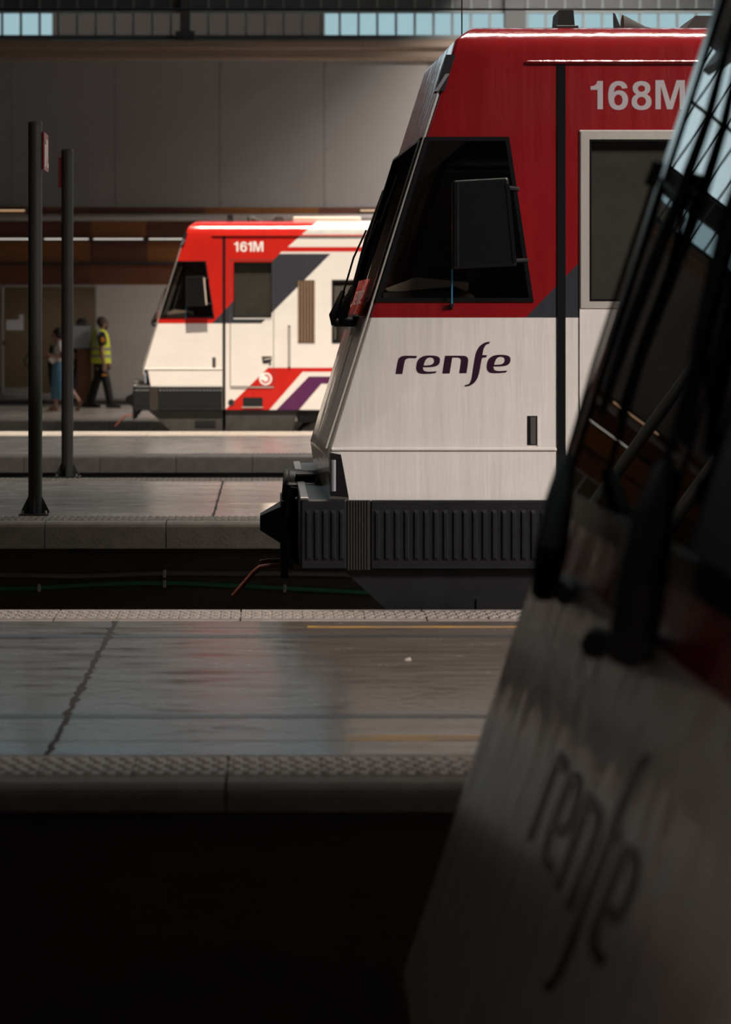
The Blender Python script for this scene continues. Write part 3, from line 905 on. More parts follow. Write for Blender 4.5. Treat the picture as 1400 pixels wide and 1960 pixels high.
def make_train(name, loc, numerals, nummat, white_door, logo, label):
    T = empty(name, loc)
    tag(T, label, 'train', 'commuter trains with slanted cabs')
    P = lambda mb, nm, m, par=T, sm=False: mb.build(nm, m, par, sm)
    bmsh = BODY
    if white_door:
        bmsh = BODY.copy(); bmsh.materials[1] = M['red_shaded']
    RED = M['red_shaded'] if white_door else M['red']
    body = link('body', bmsh, T)
    # black seam behind the cab, gutter, belt crease
    P(MB().box(AX(1067), AX(1083), -.006, .02, BODY0, AZ(122)), 'seam_strip', M['matte'], body)
    P(MB().tube([(AX(1003), .01, AZ(121)), (AX(1012), -.008, AZ(119.5)), (TLEN, -.008, AZ(119.5))], .011, 8), 'gutter', RED, body, True)
    P(MB().box(AX(634), AX(1066), -.009, .02, AZ(863), AZ(857), .004), 'crease_bead', M['white'], body)
    # cab side window
    inner = shrink(CABWIN, .022)
    w = P(ring(CABWIN, inner, -.008, .02), 'cab_window', M['gloss'])
    P(MB().prism(shrink(CABWIN, .02), -.002, .004), 'pane', M['glass'], w)
    w2 = P(ring(CABWIN, inner, WID - .02, WID + .008), 'cab_window', M['gloss'])
    P(MB().prism(shrink(CABWIN, .02), WID - .004, WID + .002), 'pane', M['glass'], w2)
    # windscreen
    mb = MB()
    zA, zB = AZ(578), AZ(262)
    ys = (.03, .5, 1.45, 2.4, 2.87)
    vs = [front(y, z, o) for o in (.0, .012) for z in (zA, zB) for y in ys]
    n = len(ys)
    fs = []
    for k in range(n - 1):
        fs += [(2 * n + k, 2 * n + k + 1, 3 * n + k + 1, 3 * n + k)]
    mb.add(vs, fs)
    P(mb, 'windscreen', M['glass'])
    mbf = MB()
    for a, b, c, d in ((.03, 2.87, AZ(578), AZ(572)), (.03, 2.87, AZ(268), AZ(262)), (.03, .09, zA, zB), (2.81, 2.87, zA, zB), (1.42, 1.48, zA, zB)):
        for y0_, y1_ in (((a, 1.45), (1.45, b)) if b - a > 1 else ((a, b),)):
            q = [front(y0_, c, .02), front(y1_, c, .02), front(y1_, d, .02), front(y0_, d, .02)]
            q += [v + Vector((.04, 0, 0)) for v in q]
            mbf.add(q, [(3, 2, 1, 0), (4, 5, 6, 7), (0, 1, 5, 4), (1, 2, 6, 5), (2, 3, 7, 6), (3, 0, 4, 7)])
    P(mbf, 'windscreen_frame', M['gloss'])
    # pale bead standing in for the highlight line along the corner
    P(MB().tube([front(.004, z, .004) for z in (AZ(858), AZ(609), AZ(400), AZ(262), AZ(120))], .006, 6), 'edge_highlight', M['alu'], body, True)
    # red badge with white word on the front
    bd = MB()
    q = [front(y, z, .014) for y, z in ((.45, AZ(600)), (1.0, AZ(600)), (1.0, AZ(520)), (.45, AZ(520)))]
    q = [front(y, z, .03) for y, z in ((.30, AZ(600)), (1.0, AZ(600)), (1.0, AZ(530)), (.30, AZ(530)))]
    q += [v + Vector((.008, 0, 0)) for v in q]
    bd.add(q, [(3, 2, 1, 0), (4, 5, 6, 7), (0, 1, 5, 4), (1, 2, 6, 5), (2, 3, 7, 6), (3, 0, 4, 7)])
    b_ = P(bd, 'front_badge', M['red'])
    for lt in LOGO:
        letters('letter', lt, M['numberw'], b_, lambda u, v: front(.92 - (u - 95) / 1190 * .56, AZ(552) - (v - 216) / 192 * .08, .034))
    # wipers
    for yw in (.72, 1.95):
        wp = empty('wiper', (0, 0, 0)); wp.parent = T
        p0_, p1_ = front(yw, AZ(622), .06), front(yw + .02, AZ(545), .075)
        P(MB().tube([front(yw, AZ(615), -.02), front(yw, AZ(615), .07)], .03, 10), 'spindle', M['black'], wp, True)
        P(MB().tube([p0_, front(yw, AZ(600), .085), p1_], [.022, .032, .014], 8), 'arm_cover', M['black'], wp, True)
        for s in (-.03, .03):
            P(MB().tube([front(yw + s, AZ(560), .07), front(yw + s * .6, AZ(470), .075), front(yw, AZ(408), .05)], .006, 6), 'arm_rod', M['black'], wp, True)
        P(MB().tube([front(yw, AZ(540), .022), front(yw, AZ(430), .028), front(yw, AZ(318), .020)], [.008, .017, .008], 6), 'blade', M['black'], wp, True)
    # marker lamp on the corner
    ml = [front(.0, z, .0) for z in (AZ(175), AZ(105))]
    P(MB().hull([(p.x + dx, y, p.z) for p in ml for dx in (-.02, .028) for y in (-.012, .10)]), 'marker_lamp', M['black'])
    P(MB().hull([(p.x + dx, y, p.z + dz) for p, dz in zip(ml, (.0, -.10)) for dx in (-.024, -.004) for y in (-.014, .08)]), 'marker_lens', M['lamp'])
    # mirror housing
    mm = MB()
    A_ = [(862, 349), (968, 343), (984, 511), (862, 517)]
    pts = [(AX(a), -.15, AZ(b)) for a, b in A_] + [(AX(a), -.06, AZ(b)) for a, b in A_]
    bmx = bmesh.new()
    for p in pts: bmx.verts.new(p)
    bmesh.ops.convex_hull(bmx, input=bmx.verts)
    bmesh.ops.dissolve_limit(bmx, angle_limit=.02, verts=bmx.verts, edges=bmx.edges)
    bmesh.ops.bevel(bmx, geom=bmx.edges[:], offset=.014, segments=3, profile=.5, affect='EDGES')
    me = bpy.data.meshes.new('mirror_housing'); bmx.to_mesh(me); bmx.free(); me.materials.append(M['gloss'])
    mir = link('mirror_housing', me, T)
    P(MB().hull([(AX(a), y, AZ(b)) for a, b in ((962, 355), (969, 355), (983, 505), (976, 505)) for y in (-.154, -.148)]), 'mirror_edge', M['gloss'] if white_door else M['cream'], mir)
    P(MB().hull([(AX(a), y, AZ(b)) for a, b in ((871, 354), (874, 354), (874, 512), (871, 512)) for y in (-.152, -.148)]), 'housing_rim', M['fairing'], mir)
    P(MB().tube([(AX(960), -.08, AZ(360)), (AX(992), .0, AZ(362))], .012, 8), 'mirror_bracket', M['black'], mir, True)
    P(MB().tube([(AX(975), -.08, AZ(500)), (AX(1010), .0, AZ(498))], .012, 8), 'mirror_bracket', M['black'], mir, True)
    P(MB().tube([(AX(864), -.05, AZ(516)), (AX(864), -.03, AZ(582))], .005, 6), 'blue_cord', M['blue'], mir)
    P(MB().tube([(AX(864), -.03, AZ(580)), (AX(864), .005, AZ(590))], .012, 8), 'cord_end', M['black'], mir)
    # small grille slot
    g_ = P(MB().box(AX(1010), AX(1030), -.002, .0, AZ(852), AZ(796)), 'grille_slot', M['gloss'])
    P(MB().box(AX(1016), AX(1026), -.004, .0, AZ(850), AZ(798)), 'slot_flap', M['steel'], g_)
    P(MB().box(AX(1029), AX(1032), -.004, .0, AZ(853), AZ(796)), 'slot_lip', M['white'], g_)
    # headlight
    hl = [(632, 866), (653, 870), (668, 952), (632, 950)]
    hp = P(MB().prism([(AX(a), AZ(b)) for a, b in hl], -.006, .14), 'headlight', M['gloss'])
    P(MB().tube([(AX(638), .0, AZ(880)), (AX(638), .0, AZ(940))], .016, 10), 'lens', M['lamp'], hp, True)
    P(MB().prism([(AX(630), AZ(949)), (AX(668), AZ(952)), (AX(668), AZ(957)), (AX(630), AZ(957))], -.012, .1), 'bracket', M['steel'], hp)
    hp2 = P(MB().prism([(AX(a), AZ(b)) for a, b in hl], WID - .14, WID + .006), 'headlight', M['gloss'])
    P(MB().tube([(AX(638), WID, AZ(880)), (AX(638), WID, AZ(940))], .016, 10), 'lens', M['lamp'], hp2, True)
    # ribbed anti-climb fairing
    fa = P(MB().box(AX(709), AX(1066), -.03, .5, AZ(1090), AZ(957), .008), 'side_fairing', M['fairing'])
    k = 722
    while k < 1060:
        o = link('rib', RIB, fa, (AX(k), -.03, 0)); k += 18.6
    P(MB().box(AX(664), AX(709), -.022, .5, AZ(1090), AZ(957)), 'gaiter', M['gaiter'])
    gp = bpy.data.objects[[c.name for c in T.children if c.name.startswith('gaiter')][0]]
    for i in range(8):
        P(MB().box(AX(666 + i * 5.3), AX(668.6 + i * 5.3), -.028, .0, AZ(1089), AZ(958)), 'gaiter_fold', M['gaiter'], gp)
    bu = P(MB().box(AX(575), AX(664), -.03, WID + .03, AZ(1090), AZ(955), .01), 'front_fairing', M['fairing'])
    for i in range(5):
        link('rib', RIB, bu, (AX(590 + i * 16), -.03, 0))
    P(MB().box(AX(575), AX(591), -.032, WID, AZ(957), AZ(951), .003), 'fairing_lip', M['steel'], bu)
    # belly and underframe
    P(MB().prism([(AX(655), AZ(1090)), (AX(1067), AZ(1090)), (AX(1067), AZ(1172) - .12), (AX(745) + .12, AZ(1172) - .12), (AX(745), AZ(1172))], .02, WID - .02), 'apron', M['fairing'] if white_door else M['under'])
    P(MB().box(ZX(395) + .05, ZX(520), .012, .03, ZZ(1150), ZZ(1118)), 'apron_step', M['black'])
    P(MB().prism([(AX(1084), BODY0), (ZX(945), BODY0), (ZX(905), ZZ(1170) - .1), (AX(1084), ZZ(1170) - .1)], .03, WID - .03), 'underframe', M['under'])
    P(MB().prism([(ZX(945), BODY0), (TLEN, BODY0), (TLEN, BODY0 - .2), (ZX(945), BODY0 - .2)], .25, WID - .25), 'underframe', M['under'])
    # bogies
    for bx in (2.6, 9.0):
        bo = P(MB().prism([(bx - 1.5, RAIL + .62), (bx + 1.5, RAIL + .62), (bx + 1.5, RAIL + .42), (bx + .5, RAIL + .30), (bx - .5, RAIL + .30), (bx - 1.5, RAIL + .42)], .30, WID - .30), 'bogie', M['under'])
        P(MB().box(bx - .3, bx + .3, 1.0, 1.9, RAIL + .6, BODY0), 'bolster', M['under'], bo)
        for wx_ in (-1.1, 1.1):
            for yy in (1.45 - .834, 1.45 + .834):
                P(MB().tube([(bx + wx_, yy - .06, RAIL + .43), (bx + wx_, yy + .06, RAIL + .43)], .43, 24), 'wheel', M['steel'], bo, True)
    # coupler
    CPX = lambda px: (px - PX) / (F / (YA + 1.45)) - (1075 - PX) / 365.0
    CPZ = lambda py: EYE - (py - PY) / (F / (YA + 1.45))
    cp = P(MB().box(CPX(537), CPX(551), 1.15, 1.75, CPZ(1096), CPZ(950), .006), 'coupler_plate', M['black'])
    P(MB().hull([(CPX(a), y, CPZ(b)) for a, b, hw in ((498, 985, .09), (498, 1012, .09), (503, 982, .09)) for y in (1.45 - hw, 1.45 + hw)] +
                [(CPX(538), y, CPZ(b)) for b in (964, 1034) for y in (1.25, 1.65)]), 'coupler_head', M['black'], cp)
    P(MB().box(CPX(551), CPX(580), 1.0, 1.9, CPZ(1060), CPZ(940), .01), 'coupler_block', M['black'], cp)
    P(MB().box(CPX(548), CPX(640), 1.05, 1.85, CPZ(975), CPZ(915), .01), 'coupler_beam', M['black'], cp)
    P(MB().tube([(CPX(545), 1.25, CPZ(922)), (CPX(630), 1.25, CPZ(930))], [.10, .085], 16), 'drum', M['black'], cp, True)
    P(MB().tube([(CPX(541), 1.25, CPZ(921)), (CPX(552), 1.25, CPZ(922))], [.085, .105], 16), 'drum_cap', M['under'], cp, True)
    P(MB().box(CPX(565), CPX(632), 1.10, 1.40, CPZ(904), CPZ(899), .002), 'drum_cover', M['under'], cp)
    P(MB().tube([(CPX(612), 1.02, CPZ(905)), (CPX(600), 1.02, CPZ(935)), (CPX(585), 1.02, CPZ(965)), (CPX(575), 1.02, CPZ(1000))], .03, 8), 'hose', M['under'], cp, True)
    P(MB().tube([(CPX(560), .95, CPZ(920)), (CPX(548), .95, CPZ(985)), (CPX(556), .95, CPZ(1050)), (CPX(580), .95, CPZ(1062))], .022, 8), 'hose', M['black'], cp, True)
    for yy in (1.30, 1.55):
        P(MB().tube([(CPX(560), yy, CPZ(1078)), (CPX(513), yy, CPZ(1078)), (CPX(498), yy, CPZ(1080)), (CPX(486), yy, CPZ(1090)), (CPX(447), yy, CPZ(1135))][: 5 if yy < 1.4 else 3], .0155, 10), 'lever_pipe', M['rust'], cp, True)
    # door
    dm = M['white'] if white_door else None
    dz0 = ZZ(943)
    dp = [(ZX(595), ZZ(292)), (ZX(818), ZZ(292)), (ZX(818), dz0), (ZX(595), dz0)]
    if white_door:
        do = P(ring([(ZX(595), dz0), (ZX(818), dz0), (ZX(818), AZ(249)), (ZX(595), AZ(249))], [(ZX(612), ZZ(588)), (ZX(808), ZZ(588)), (ZX(808), ZZ(300)), (ZX(612), ZZ(300))], -.006, .01), 'cab_door', M['white'])
        P(ring([(ZX(597), ZZ(600)), (ZX(818), ZZ(600)), (ZX(818), AZ(251)), (ZX(597), AZ(251))], DOORWIN, -.012, .0), 'window_surround', M['alu'], do)
    else:
        do = P(ring([(ZX(593), dz0), (ZX(820), dz0), (ZX(820), ZZ(288)), (ZX(593), ZZ(288))], [(ZX(596.5), dz0 + .012), (ZX(817), dz0 + .012), (ZX(817), ZZ(291)), (ZX(596.5), ZZ(291))], -.0025, .01), 'cab_door', M['under'])
        P(MB().box(ZX(612), ZX(808), -.006, .01, ZZ(594), ZZ(588)), 'window_ledge', M['numberw'], do)
    P(MB().box(ZX(594), ZX(818), -.010, .0, ZZ(948), ZZ(943)), 'door_sill', M['alu'], do)
    P(ring(DOORWIN, shrink(DOORWIN, .012), -.008, .02), 'window_rubber', M['gloss'], do)
    P(MB().prism(shrink(DOORWIN, .01), .0, .006), 'pane', M['glass'], do)
    h_ = P(MB().prism([Zp(757, 786), Zp(809, 786), Zp(809, 808), Zp(785, 823), Zp(762, 823)], -.004, .01), 'handle_recess', M['under'], do)
    P(MB().tube([(ZX(770), -.012, ZZ(803)), (ZX(806), -.012, ZZ(798))], .008, 6), 'door_handle', M['alu'], do)
    P(MB().tube([(ZX(800), -.008, ZZ(822)), (ZX(800), .0, ZZ(822))], .022, 10), 'lock', M['steel'], do)
    # grab rail recess
    gr = P(MB().box(ZX(892), ZX(905), -.003, .0, ZZ(845), ZZ(627)), 'grab_recess', M['under'])
    P(MB().tube([(ZX(898), -.02, ZZ(838)), (ZX(898), -.02, ZZ(634))], .012, 8), 'grab_rail', M['alu'], gr, True)
    # vents
    ve = P(MB().box(ZX(943), ZX(1031), -.002, .0, ZZ(718), ZZ(394)), 'vent', M['black'])
    for i in range(6):
        a = 946 + i * 15.2
        P(MB().box(ZX(a), ZX(a + 6.5), -.012, .0, ZZ(715), ZZ(397)), 'vent_slat', M['slat'], ve)
    # emblem: white disc with an open ring
    em = P(MB().tube([(ZX(777), -.003, ZZ(902)), (ZX(777), .001, ZZ(902))], 33 / 2.692 / 126, 32), 'emblem', M['numberw'])
    R_ = 1 / 2.692 / 126
    arc = [(ZX(777) + math.cos(t) * 19 * R_, ZZ(902) - math.sin(t) * 19 * R_) for t in [math.radians(-100 + i * 14) for i in range(20)]]
    mb = MB()
    for i in range(len(arc) - 1):
        (x0, z0), (x1, z1) = arc[i], arc[i + 1]
        cx, cz = ZX(777), ZZ(902)
        def rr(x, z, k): return (cx + (x - cx) * k, -.0045, cz + (z - cz) * k)
        a_, b_2 = rr(x0, z0, .78), rr(x1, z1, .78); c_, d_ = rr(x1, z1, 1.22), rr(x0, z0, 1.22)
        mb.add([a_, b_2, c_, d_], [(0, 1, 2, 3)])
    P(mb, 'emblem_swirl', M['red'], em)
    # port and hatch
    po = P(MB().tube([(ZX(600), -.006, ZZ(1024)), (ZX(600), .0, ZZ(1024))], 17 * R_, 20), 'fuel_port', M['under'])
    P(MB().tube([(ZX(600), -.009, ZZ(1024)), (ZX(600), .0, ZZ(1024))], 8 * R_, 14), 'port_cap', M['black'], po)
    ha = P(MB().box(ZX(660), ZX(762), -.004, .0, ZZ(1046), ZZ(998)), 'hatch', M['black'])
    P(MB().box(ZX(655), ZX(764), -.012, .0, ZZ(1051), ZZ(1046)), 'hatch_step', M['alu'], ha)
    # passenger windows
    for i, (a, b) in enumerate(WINS):
        q = [(a, ZW0), (b, ZW0), (b, ZW1), (a, ZW1)]
        w = P(ring(q, shrink(q, .035), -.006, .02), 'passenger_window', M['gloss'])
        P(MB().prism(shrink(q, .03), .0, .006), 'pane', M['glass'], w)
        P(MB().box(a, b, .008, .02, ZZ(500), ZZ(494)), 'hopper_bar', M['pipe'], w)
        w = P(ring(q, shrink(q, .035), WID - .02, WID + .006), 'passenger_window', M['gloss'])
        P(MB().prism(shrink(q, .03), WID - .006, WID), 'pane', M['glass'], w)
        s_ = P(MB().box(a + .1, a + .55, .15, 1.05, ZZ(880), ZZ(470), .05), 'passenger_seat', M['seatm'])
        P(MB().box(a + .7, a + 1.15, .15, 1.05, ZZ(880), ZZ(640), .05), 'seat_cushion', M['seatm'], s_)
    # interior: floor, ceiling, bulkhead, desk and driver's seat
    P(MB().box(-1.05, TLEN - .02, .05, WID - .05, BODY0 + .25, BODY0 + .28), 'interior_floor', M['interior'])
    P(MB().box(-.42, TLEN - .02, .06, WID - .06, 2.88, 2.91), 'interior_ceiling', M['interior'])
    P(MB().box(ZX(860), ZX(860) + .05, .03, WID - .03, BODY0 + .28, 2.88), 'bulkhead', M['interior'])
    P(MB().box(ZX(600), ZX(820), .05, .06, ZZ(620), ZZ(290)), 'glass_tone_sheet', M['glasstone'])  # added sheet giving the door glass its dull reflected grey
    P(MB().prism([(-1.14, 1.0), (.35, 1.0), (.35, 2.87), (-.60, 2.87)], WID - .08, WID - .07), 'cab_lining', M['blindm'])
    P(MB().prism([(-.95, .6), (-.45, .6), (-.45, AZ(565)), (-.55, AZ(548)), (-.93, AZ(560))], .08, WID - .08), 'driver_desk', M['interior'])
    P(MB().box(AX(905), AX(960), .55, 1.05, AZ(700), AZ(530), .03), 'driver_seat', M['seatm'])
    P(MB().box(AX(930), AX(965), .58, 1.02, AZ(560), AZ(420), .03), 'seat_back', M['seatm'])
    P(MB().hull([(AX(a), y, AZ(b)) for a, b in ((740, 552), (800, 530), (900, 540), (900, 556), (745, 557)) for y in (.08, .45)]), 'desk_top_panel', M['cream'])
    # numerals and logo
    x0, zt, sc = AX(1131), AZ(155), 1 / 3.889 / 365
    for lt in numerals:
        letters('numeral', lt, nummat, T, lambda u, v: Vector((x0 + (u - 353) * sc, -.0015, zt - (v - 602) * sc)))
    if logo:
        x1_, z1_, s1 = AX(740), AZ(640), 260 / 1400.0 / 365
        for lt in LOGO:
            letters('letter', lt, M['logo'], T, lambda u, v: Vector((x1_ + u * s1, -.0015, z1_ - v * s1)))
    # roof gear
    rz = 3.17
    P(MB().hull([(AX(a), y, z) for a, z in ((1088, rz), (1125, rz), (1121, AZ(14) + .05), (1092, AZ(14) + .05)) for y in (.42, .66)]), 'antenna_box', M['black'])
    P(MB().box(AX(1084), AX(1129), .38, .70, rz - .02, rz + .045, .004), 'antenna_foot', M['black'])
    P(MB().tube([(AX(1142), .5, rz), (AX(1142), .5, AZ(42) + .04)], [.016, .010], 10), 'whistle', M['rust'])
    P(MB().hull([(AX(1204), y, rz) for y in (.44, .48)] + [(AX(1222), y, rz) for y in (.44, .48)] + [(AX(1202), y, AZ(14) + .04) for y in (.455, .465)] + [(AX(1206), y, AZ(16) + .04) for y in (.455, .465)]), 'antenna_fin', M['black'])
    P(MB().tube([(AX(1226), .55, rz + .065), (AX(1229), .55, rz + .065), (AX(1245), .55, rz + .058), (AX(1270), .55, rz + .042), (AX(1300), .55, rz + .03)], [.062, .058, .040, .022, .014], 16), 'horn', M['under'], T, True)
    P(MB().hull([(AX(a), y, z) for a, z in ((1335, rz), (1420, rz), (1400, rz + .1), (1362, rz + .1)) for y in (.4, .8)]), 'roof_hatch', M['under'])
    P(MB().box(1.05, 2.1, .35, 1.4, rz, rz + .10, .02), 'roof_unit', M['cream'])
    if logo:
        P(MB().tube([(AX(893), .25, AZ(60)), (AX(893), .25, AZ(-60))], .004, 5), 'whip_aerial', M['black'])
    return T

XA = (1075 - PX) / 365.0
XB = (429 - PX) / 126.0
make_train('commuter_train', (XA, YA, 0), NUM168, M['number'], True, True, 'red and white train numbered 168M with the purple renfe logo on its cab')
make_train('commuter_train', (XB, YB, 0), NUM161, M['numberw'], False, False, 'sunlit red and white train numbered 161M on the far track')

# ------------------------------------------------------------------ the blurred train close to the camera
CXo, CZo = (761 - PX) / CS, EYE - (1880 - PY) / CS
CSL = 0.325
def cfx(z): return CXo + CSL * (z - CZo)
CN = Vector((-1, 0, CSL)).normalized()
def cface(px, py, off=0.0):
    """point of the slanted front plane seen at a pixel, pushed off the plane"""
    kx, kz = (px - PX) / F, -(py - PY) / F
    d = (CXo + CSL * (EYE - CZo) - off * math.sqrt(1 + CSL * CSL)) / (kx - CSL * kz)
    return Vector((kx * d, d, EYE + kz * d))
def cpt(y, z, off=0.0): return Vector((cfx(z), y, z)) + CN * off

C = empty('express_train', (2.5, (YC_NEAR + YC_FAR) / 2, RAIL))
tag(C, 'out-of-focus train at the right edge, its windscreen and wipers close to the camera', 'train')
CL = Vector(C.location)
def PC(mb, nm, m, par=None, sm=False):
    me = mb.mesh(nm, m, sm, CL)
    return link(nm, me, par or C)
def cbody():
    y0, y1 = YC_NEAR, YC_FAR
    z0, z1 = CZo - .18, 3.15
    half = [(y0, z0), (y0, z1 - .35), (y0 + .05, z1 - .18), (y0 + .18, z1 - .05), (y0 + .4, z1)]
    sec = half + [(y0 + y1 - y, z) for y, z in half[::-1]]
    mb = MB().prismx(sec, -.5, 12.0)
    bm = bmesh.new()
    vs = [bm.verts.new(v) for v in mb.v]
    for f in mb.f: bm.faces.new([vs[i] for i in f])
    bmesh.ops.recalc_face_normals(bm, faces=bm.faces)
    cut(bm, (cfx(1), 0, 1), CN, True)
    cut(bm, (CXo, 0, CZo), Vector((-1, 0, -.35)).normalized(), True)
    zt = 2.85
    cut(bm, (cfx(zt), 0, zt), Vector((-1, 0, 1.2)).normalized(), True)
    bm.normal_update()
    eds = [e for e in bm.edges if len(e.link_faces) == 2 and e.calc_face_angle(0) > .3 and min(v.co.x for v in e.verts) < 2.2 and max(v.co.x for v in e.verts) < 3 and min(v.co.z for v in e.verts) > z0 + .01]
    bmesh.ops.bevel(bm, geom=eds, offset=.05, segments=4, profile=.5, affect='EDGES', clamp_overlap=True)
    for p in bm.faces: p.smooth = True
    for z in (CZ_R0, CZ_W0, CZ_W1): cut(bm, (0, 0, z), (0, 0, 1))
    for y in (y0 + .1, y1 - .1): cut(bm, (0, y, 0), (0, 1, 0))
    kill = []
    for f in bm.faces:
        c = f.calc_center_median()
        if f.normal.dot(CN) > .98 and CZ_W0 < c.z < CZ_W1 and y0 + .1 < c.y < y1 - .1: kill.append(f); continue
        f.material_index = 0 if c.z < CZ_R0 else ((3 if c.z > CZ_W0 - .005 else 1) if f.normal.x < -.12 else 2)
    bmesh.ops.delete(bm, geom=kill, context='FACES')
    bmesh.ops.translate(bm, verts=bm.verts, vec=-CL)
    me = bpy.data.meshes.new('body'); bm.to_mesh(me); bm.free()
    for m in ('white', 'red_shaded', 'grey', 'gloss'): me.materials.append(M[m])
    try: me.set_sharp_from_angle(angle=math.radians(28))
    except Exception: pass
    return link('body', me, C)
CZ_W0 = EYE - 337 / CS
CZ_R0 = EYE - 426 / CS
CZ_W1 = 2.72
cbody()
ya, yb = YC_NEAR + .1, YC_FAR - .1
def slab(ya, yb, za, zb, o0, o1):
    q = [cpt(ya, za, o0), cpt(yb, za, o0), cpt(yb, zb, o0), cpt(ya, zb, o0), cpt(ya, za, o1), cpt(yb, za, o1), cpt(yb, zb, o1), cpt(ya, zb, o1)]
    return MB().add(q, [(3, 2, 1, 0), (4, 5, 6, 7), (0, 1, 5, 4), (1, 2, 6, 5), (2, 3, 7, 6), (3, 0, 4, 7)])
PC(MB().add([cpt(ya, CZ_W0, .004), cpt(yb, CZ_W0, .004), cpt(yb, CZ_W1, .004), cpt(ya, CZ_W1, .004)], [(3, 2, 1, 0)]), 'windscreen', M['glass_c'])
fr_ = PC(slab(ya, yb, CZ_W0 - .01, CZ_W0 + .05, -.01, .012), 'windscreen_frame', M['gloss'])
PC(slab(ya, yb, CZ_W1 - .05, CZ_W1 + .01, -.01, .012), 'frame_top', M['gloss'], fr_)
PC(slab(yb - .05, yb + .03, CZ_W0, CZ_W1, -.01, .012), 'frame_side', M['gloss'], fr_)
PC(slab(ya - .03, ya + .05, CZ_W0, CZ_W1, -.01, .012), 'frame_side', M['gloss'], fr_)
PC(slab((ya + yb) / 2 - .03, (ya + yb) / 2 + .03, CZ_W0, CZ_W1, -.01, .010), 'frame_middle', M['gloss'], fr_)
# cab interior of the close train
PC(MB().prism([(cfx(CZ_W0) + .12, CZ_W0 - .02), (cfx(CZ_W0) + .9, CZ_W0 - .05), (cfx(CZ_W0) + .9, CZ_W0 - .8), (cfx(CZ_W0) + .12, CZ_W0 - .8)], YC_NEAR + .1, YC_FAR - .1), 'driver_desk', M['interior'])
PC(MB().box(2.9, 2.95, YC_NEAR + .05, YC_FAR - .05, CZ_R0 - .5, 3.0), 'bulkhead', M['interior'])
PC(MB().box(1.9, 2.3, YC_NEAR + 1.2, YC_NEAR + 1.7, CZ_W0 - .6, CZ_W0 + .55, .05), 'driver_seat', M['seatm'])
# lettering on the nose
for lt in LOGO:
    letters('letter', lt, M['logo'], C, lambda u, v: Vector(cpt(4.61 * F / 3500 * 612 / CS - (u - 95) / 1190 * 1.05 * F / 3500 * 612 / CS, .0, .003) - CL) * 1.0 +
            Vector((CSL, 0, 1)) * (EYE - (EYE - .30) * 612 / CS + (404 - v) / 190 * .232 * 612 / CS))
# wipers, traced on the front plane
def cwiper(tr):
    wp = empty('wiper', (0, 0, 0)); wp.parent = C
    for nm, pts, r in tr:
        PC(MB().tube([cface(a, b, o) for a, b, o in pts], r, 8), nm, M['black'], wp, True)
cwiper([('spindle', [(1045, 1118, -.03), (1042, 1118, .06)], .030),
        ('arm_cover', [(1085, 880, .06), (1070, 960, .085), (1055, 1050, .095), (1042, 1130, .06)], [.020, .035, .040, .034]),
        ('arm_rod', [(1083, 885, .06), (1140, 690, .06), (1195, 520, .06), (1256, 335, .05), (1300, 380, .035)], .007),
        ('arm_rod', [(1100, 880, .05), (1160, 690, .05), (1215, 520, .05), (1268, 345, .05)], .006),
        ('blade', [(1150, 795, .028), (1200, 640, .03), (1253, 500, .03), (1304, 370, .03), (1355, 230, .025), (1405, 40, .02)], [.010, .016, .018, .016, .013, .008]),
        ('clip', [(1245, 355, .06), (1262, 310, .06)], .017),
        ('knob', [(1085, 1120, .0), (1082, 1140, .05)], .024)])
cwiper([('spindle', [(1215, 1230, -.03), (1205, 1235, .08)], .042),
        ('arm_cover', [(1275, 900, .05), (1245, 1010, .08), (1225, 1130, .09), (1208, 1250, .06)], [.026, .046, .050, .044]),
        ('arm_rod', [(1270, 905, .05), (1330, 690, .055), (1390, 480, .05), (1450, 280, .03)], .009),
        ('blade', [(1310, 850, .03), (1345, 650, .03), (1400, 420, .03), (1480, 160, .02)], [.012, .024, .026, .016]),
        ('knob', [(1145, 1225, .0), (1138, 1235, .06)], .030)])
# dark hand grab and lamp cluster near the right
PC(slab(YC_NEAR + .55, YC_NEAR + .95, CZ_W0 + .06, CZ_W0 + .35, .0, .05), 'camera_box', M['black'])
PC(MB().box(CXo + .8, 11.9, YC_NEAR + .3, YC_FAR - .3, CZo - .45, CZo - .17), 'underframe', M['under'])
for bx in (3.6, 9.5):
    bo = PC(MB().box(bx - 1.4, bx + 1.4, YC_NEAR + .35, YC_FAR - .35, RAIL + .35, RAIL + .6), 'bogie', M['under'])
    for wx_ in (-1.0, 1.0):
        for s in (-.834, .834):
            yy = YC_FAR - 1.46 + s
            PC(MB().tube([(bx + wx_, yy - .06, RAIL + .36), (bx + wx_, yy + .06, RAIL + .36)], .36, 24), 'wheel', M['steel'], bo, True)

# ------------------------------------------------------------------ people on the far platform
def skin_mesh(verts, edges, radii, m, name, parent, root=0, sub=1):
    base = Vector(parent.location)
    if parent.parent: base += Vector(parent.parent.location)
    me = bpy.data.meshes.new(name)
    me.from_pydata([tuple(Vector(v) - base) for v in verts], edges, [])
    o = bpy.data.objects.new('tmp_skin', me)
    col.objects.link(o)
    md = o.modifiers.new('s', 'SKIN')
    md.use_smooth_shade = True
    if not me.skin_vertices:
        bpy.context.view_layer.objects.active = o
    lay = me.skin_vertices[0].data
    for i, r in enumerate(radii):
        lay[i].radius = r if isinstance(r, tuple) else (r, r)
        lay[i].use_root = (i == root)
    ms = o.modifiers.new('u', 'SUBSURF'); ms.levels = sub; ms.render_levels = sub
    dg = bpy.context.evaluated_depsgraph_get()
    res = bpy.data.meshes.new_from_object(o.evaluated_get(dg))
    bpy.data.objects.remove(o)
    res.name = name
    res.materials.clear(); res.materials.append(m)
    for p in res.polygons: p.use_smooth = True
    return link(name, res, parent)

